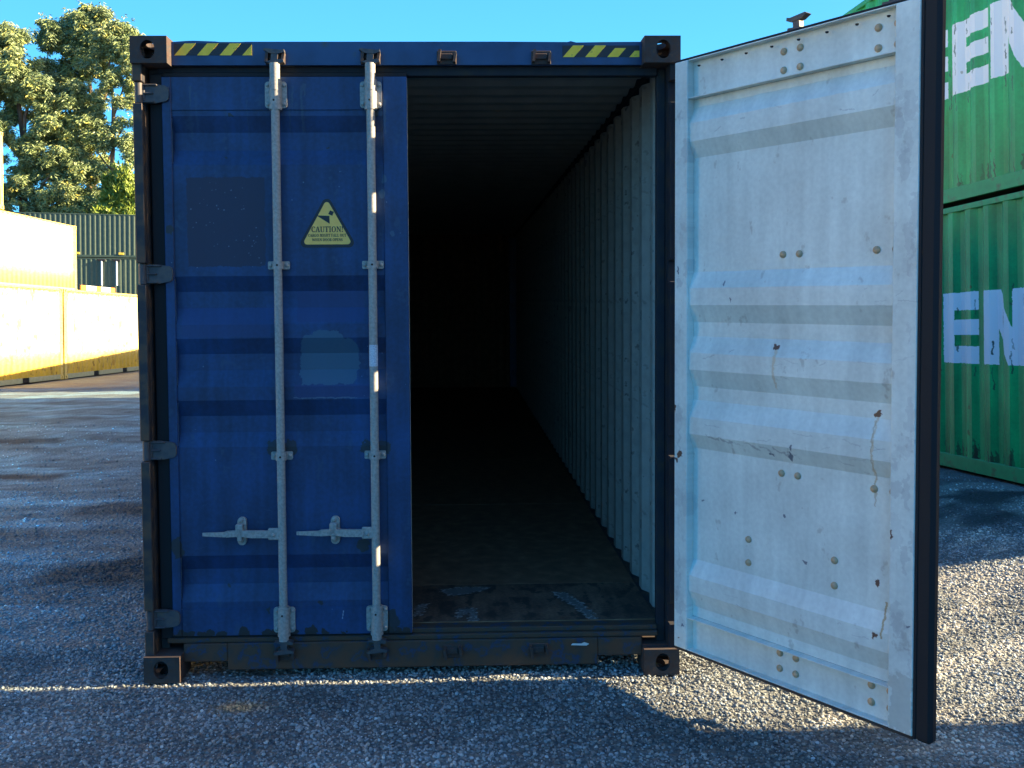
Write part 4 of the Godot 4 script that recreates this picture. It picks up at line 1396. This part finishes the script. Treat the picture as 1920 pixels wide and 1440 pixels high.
	make_tree("eucalyptus_tree", "slender pale-stemmed eucalyptus with thin foliage next to the blue container", "tree", "eucalyptus trees beyond the yard", Vector3(-23.7, by, -61.0),
		[[-0.1, -1.2, 0, 0.22], [0.0, 6.0, 0, 0.19], [0.15, 10.0, 0, 0.17], [0.35, 13.5, 0, 0.15], [0.45, 16.0, 0, 0.13], [0.2, 18.4, 0, 0.07], [0.4, 20.0, 0, 0.04]],
		[[[0.4, 15.0, 0, 0.09], [1.0, 16.6, 0, 0.06], [1.6, 18.3, 0.1, 0.03]], [[0.3, 13.0, 0, 0.06], [1.0, 14.2, 0, 0.04], [1.7, 15.0, 0.1, 0.03]], [[0.15, 10.4, 0, 0.06], [0.9, 11.6, 0.2, 0.04], [1.6, 12.1, 0.2, 0.03]], [[0.1, 11.5, 0, 0.06], [-0.8, 12.8, 0.2, 0.04], [-1.4, 13.9, 0.2, 0.03]]],
		[[0.6, 20.6, 0, 1.0], [1.5, 20.1, 0.2, 1.0], [-0.3, 19.8, 0.2, 0.9], [0.9, 19.2, 0.2, 0.9], [1.8, 18.4, 0, 0.8], [-0.9, 18.9, 0.1, 0.7, 0.6], [1.5, 17.0, 0.1, 0.6, 0.8], [1.9, 14.8, 0, 0.55, 0.8], [-0.9, 15.9, 0.3, 0.7, 0.7], [-0.6, 14.6, 0.3, 0.8], [-0.4, 13.4, 0.2, 0.7], [0.4, 13.3, 0.3, 0.45], [1.7, 12.3, 0.2, 0.6, 0.7], [-0.9, 11.8, 0.3, 0.8], [-0.2, 10.4, 0.3, 0.7, 0.7], [1.0, 10.9, 0.2, 0.45, 0.6], [-1.0, 9.6, 0.4, 0.8], [-0.4, 8.2, 0.3, 0.7], [1.3, 16.0, 0.2, 0.6, 0.8], [1.0, 17.8, 0.2, 0.8], [0.2, 17.4, 0.3, 0.7, 0.8], [1.6, 13.4, 0.2, 0.6, 0.8], [0.9, 14.6, 0.2, 0.5, 0.7], [1.4, 10.2, 0.2, 0.7], [0.6, 9.2, 0.3, 0.7], [-1.6, 16.8, 0.2, 0.9], [-1.9, 12.6, 0.2, 0.8]], 215.0, euc, tint, 403)
	var fir := sprig_mesh(9, 0.36, 0.05, -1.2, 302)
	make_tree("wattle_bush", "bright green feathery young wattle rising over the dark green container", "bush", "", Vector3(-22.0, by, -58.5),
		[[0, -1.2, 0, 0.12], [0.05, 5.0, 0, 0.09], [0, 9.5, 0, 0.03]], [[[0, 5.5, 0, 0.05], [-0.6, 7.5, 0.1, 0.03]]],
		[[0.2, 10.6, 0, 0.55], [-0.2, 9.9, 0.2, 0.7], [0.6, 9.6, 0, 0.7], [-0.6, 9.1, 0.2, 0.7], [0.2, 8.9, 0.4, 0.9], [0.9, 8.6, 0.2, 0.8], [-0.9, 8.2, 0.2, 0.7], [-0.1, 7.9, 0.4, 0.9], [0.8, 7.4, 0.3, 0.9], [-0.9, 7.1, 0.3, 0.8], [0.1, 6.6, 0.4, 1.0]], 210.0, fir, [Color(0.10, 0.17, 0.03), Color(0.24, 0.32, 0.05), Color(0.3, 0.34, 0.08)], 404)


# ---------------------------------------------------------------- scene
func _ready():
	# camera: the photograph is cropped, so the lens is shifted
	var cam := Camera3D.new()
	cam.name = "camera"
	cam.projection = Camera3D.PROJECTION_FRUSTUM
	cam.near = 0.1
	cam.far = 2000.0
	cam.size = 2.0 * 0.1 * 720.0 / 1768.7
	cam.frustum_offset = Vector2(0.1 * (960.0 - 908.2) / 1768.7, 0.1 * -(720.0 - 636.9) / 1768.7)
	cam.transform = Transform3D(Basis(Vector3.UP, -0.024) * Basis(Vector3.RIGHT, -0.043) * Basis(Vector3.BACK, -0.007), Vector3(0.232, 1.728, 4.237))
	add_child(cam)

	var sky_m := ProceduralSkyMaterial.new()
	sky_m.sky_top_color = lin(0.028, 0.150, 0.47)
	sky_m.sky_horizon_color = lin(0.122, 0.55, 0.92)
	sky_m.sky_curve = 0.22
	sky_m.ground_horizon_color = lin(0.122, 0.55, 0.92)
	sky_m.ground_bottom_color = Color(0.25, 0.25, 0.25)
	sky_m.sun_angle_max = 85.0
	sky_m.sun_curve = 0.4
	var sky := Sky.new()
	sky.sky_material = sky_m
	var env := Environment.new()
	env.background_mode = Environment.BG_SKY
	env.sky = sky
	env.background_energy_multiplier = 0.42
	env.tonemap_mode = Environment.TONE_MAPPER_LINEAR
	env.tonemap_exposure = 5.5
	env.sdfgi_enabled = true
	env.ssao_enabled = true
	env.ssil_enabled = true
	var we := WorldEnvironment.new()
	we.name = "world_environment"
	we.environment = env
	add_child(we)

	var sun := DirectionalLight3D.new()
	sun.name = "sun"
	sun.light_color = Color(1.0, 0.89, 0.72)
	sun.light_energy = 1.6
	sun.light_angular_distance = 0.5
	sun.shadow_enabled = true
	var el := deg_to_rad(20.0)
	sun.basis = Basis.looking_at(-Vector3(cos(el), sin(el), -0.004).normalized(), Vector3.UP)
	add_child(sun)

	make_materials()
	make_ground()
	blue_container()

	# green pair on the far side of the open door
	var g1 := make_container("green lettered container at the bottom of the green stack, resting on the gravel", 6.058, 2.591, M.green, M.green_low, {"picture": true, "group": "green lettered containers in a stack"})
	place(g1, Vector3(6.535, 0.152, -1.70), Vector3(-0.08, -0.040, -0.996))
	var g2 := make_container("green lettered container on top of the green stack, reaching above the open door", 6.058, 2.591, M.green, M.green_up, {"picture": true, "group": "green lettered containers in a stack"})
	place(g2, Vector3(6.535, 0.152 + 2.622, -1.70), Vector3(-0.08, -0.040, -0.996))

	# yellow rows by the gravel track
	var dir := Vector3(0.07, -0.028, -0.997).normalized()
	var right := dir.cross(Vector3.UP).normalized()
	var a2 := Vector3(-11.13, -0.478, -22.98)
	var yo := {"pockets": true, "base": M.yellow_base, "picture": true, "group": "faded yellow containers in two rows"}
	var y1 := make_container("yellow container on the ground, its rusty near post at the joint", 6.058, 2.591, M.yellow, M.yellow_side, yo)
	place(y1, a2 - dir * 6.13 - right * 1.219 + Vector3(0, 0.003, 0), dir)
	var y2 := make_container("yellow container on the ground, partly hidden behind the blue container", 6.058, 2.591, M.yellow, M.yellow_side, yo)
	place(y2, a2 - right * 1.219, dir)
	for q in [["added yellow container bouncing sun onto the open door, before the front yellow row", 0, 0], ["added yellow container bouncing sun onto the open door, beside the camera", 0, 1]]:  # unseen containers added so their sunlit sides bounce warm light
		var y := make_container(q[0] + ", out of the picture", 12.192, 2.591, M.yellow, M.yellow_side, {"base": M.yellow_base, "picture": true, "group": "faded yellow containers in two rows"})
		place(y, a2 + Vector3(0, 0.16, 0) - dir * (6.13 + 6.13 + 12.2 + 12.3 * q[1]) - right * 1.219 + Vector3(0, 2.62 * q[2], 0), Vector3(dir.x, 0, dir.z))
	var b0 := Vector3(-13.95, -0.70, -31.0)
	for q in [["yellow container hidden in the row behind the front yellow ones", 0.0, 0.0, 2.591], ["sunlit yellow container on the upper level above the yellow row", 0.0, 2.62, 2.438], ["topmost yellow container, only its end corner showing before the trees", 4.75, 5.09, 2.438]]:
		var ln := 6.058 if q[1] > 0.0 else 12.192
		var y := make_container(q[0], ln, q[3], M.yellow, M.sunlit_side, {"base": M.yellow_base, "picture": true, "group": "faded yellow containers in two rows"})
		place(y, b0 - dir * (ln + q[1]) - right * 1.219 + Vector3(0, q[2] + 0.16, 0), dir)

	# dark green stack far behind, long side to the yard
	for q in [["dark green corrugated container on top of the far stack, sunlit ridges", 4.20, true, false], ["shaded dark green container under the far top one, with two pale uprights", 1.58, false, true], ["dark green container at the foot of the far stack", -1.04, false, false]]:
		var k := make_container(q[0], 12.192, 2.591, M.olive, M.olive, {"group": "dark green containers in the far stack"})
		place(k, Vector3(-26.7, q[1] + 0.26, -53.1), Vector3(0.988, -0.016, -0.150))
		if q[2]:
			for z in [3.55, 4.0, 6.5]:
				var l := MB.new()
				l.box(Vector3(1.22, 0.16, -z - 0.16), Vector3(1.25, 0.30, -z + 0.16), 0.02)
				put("yellow_lug", [[l, M.lug]], k, "small yellow block at the foot of the wall")
		if q[3]:
			for z in [5.35, 6.2]:
				var l := MB.new()
				l.tube([Vector3(1.27, 0.95, -z), Vector3(1.27, 2.45, -z)], [0.055, 0.055], 10)
				put("upright", [[l, M.pale]], k, "pale blue-white upright before the dark wall")
				var cp := MB.new()
				cp.box(Vector3(1.21, 2.40, -z - 0.22), Vector3(1.33, 2.52, -z + 0.22), 0.02)
				put("upright_cap", [[cp, M.dark]], k)

	# barrier board lying along the yellow roof
	var bo := thing("barrier_board", "orange and white striped board lying on the yellow container roof", "barrier board")
	bo.transform = Transform3D(y2.transform.basis, y2.transform * Vector3(1.08, 2.60, -1.3))
	for k in 7:
		var m := MB.new()
		m.box(Vector3(-0.02, 0.0, -0.33 * (k + 1)), Vector3(0.02, 0.15, -0.33 * k - 0.002), 0.004)
		put("panel", [[m, M.orange if k % 3 == 0 else M.pale]], bo)

	# containers out of the frame that shade the yard
	for k in 2:
		var sh := make_container(["grey container standing end to end behind the blue one", "grey container farther back in the line behind the blue one"][k], 12.192, 2.896, M.grey_paint, M.grey_paint)
		place(sh, Vector3(-1.95, 0.0, -13.30 - 12.172 * k), Vector3(0, 0, -1))
	for k in 2:
		var s2 := make_container("grey container outside the picture beside the camera, " + ["lower of two", "upper of two"][k], 12.192, 2.591, M.grey_paint, M.grey_paint)
		place(s2, Vector3(8.6, 0.0 + 2.62 * k, 12.68), Vector3(0, 0, -1))

	make_trees()
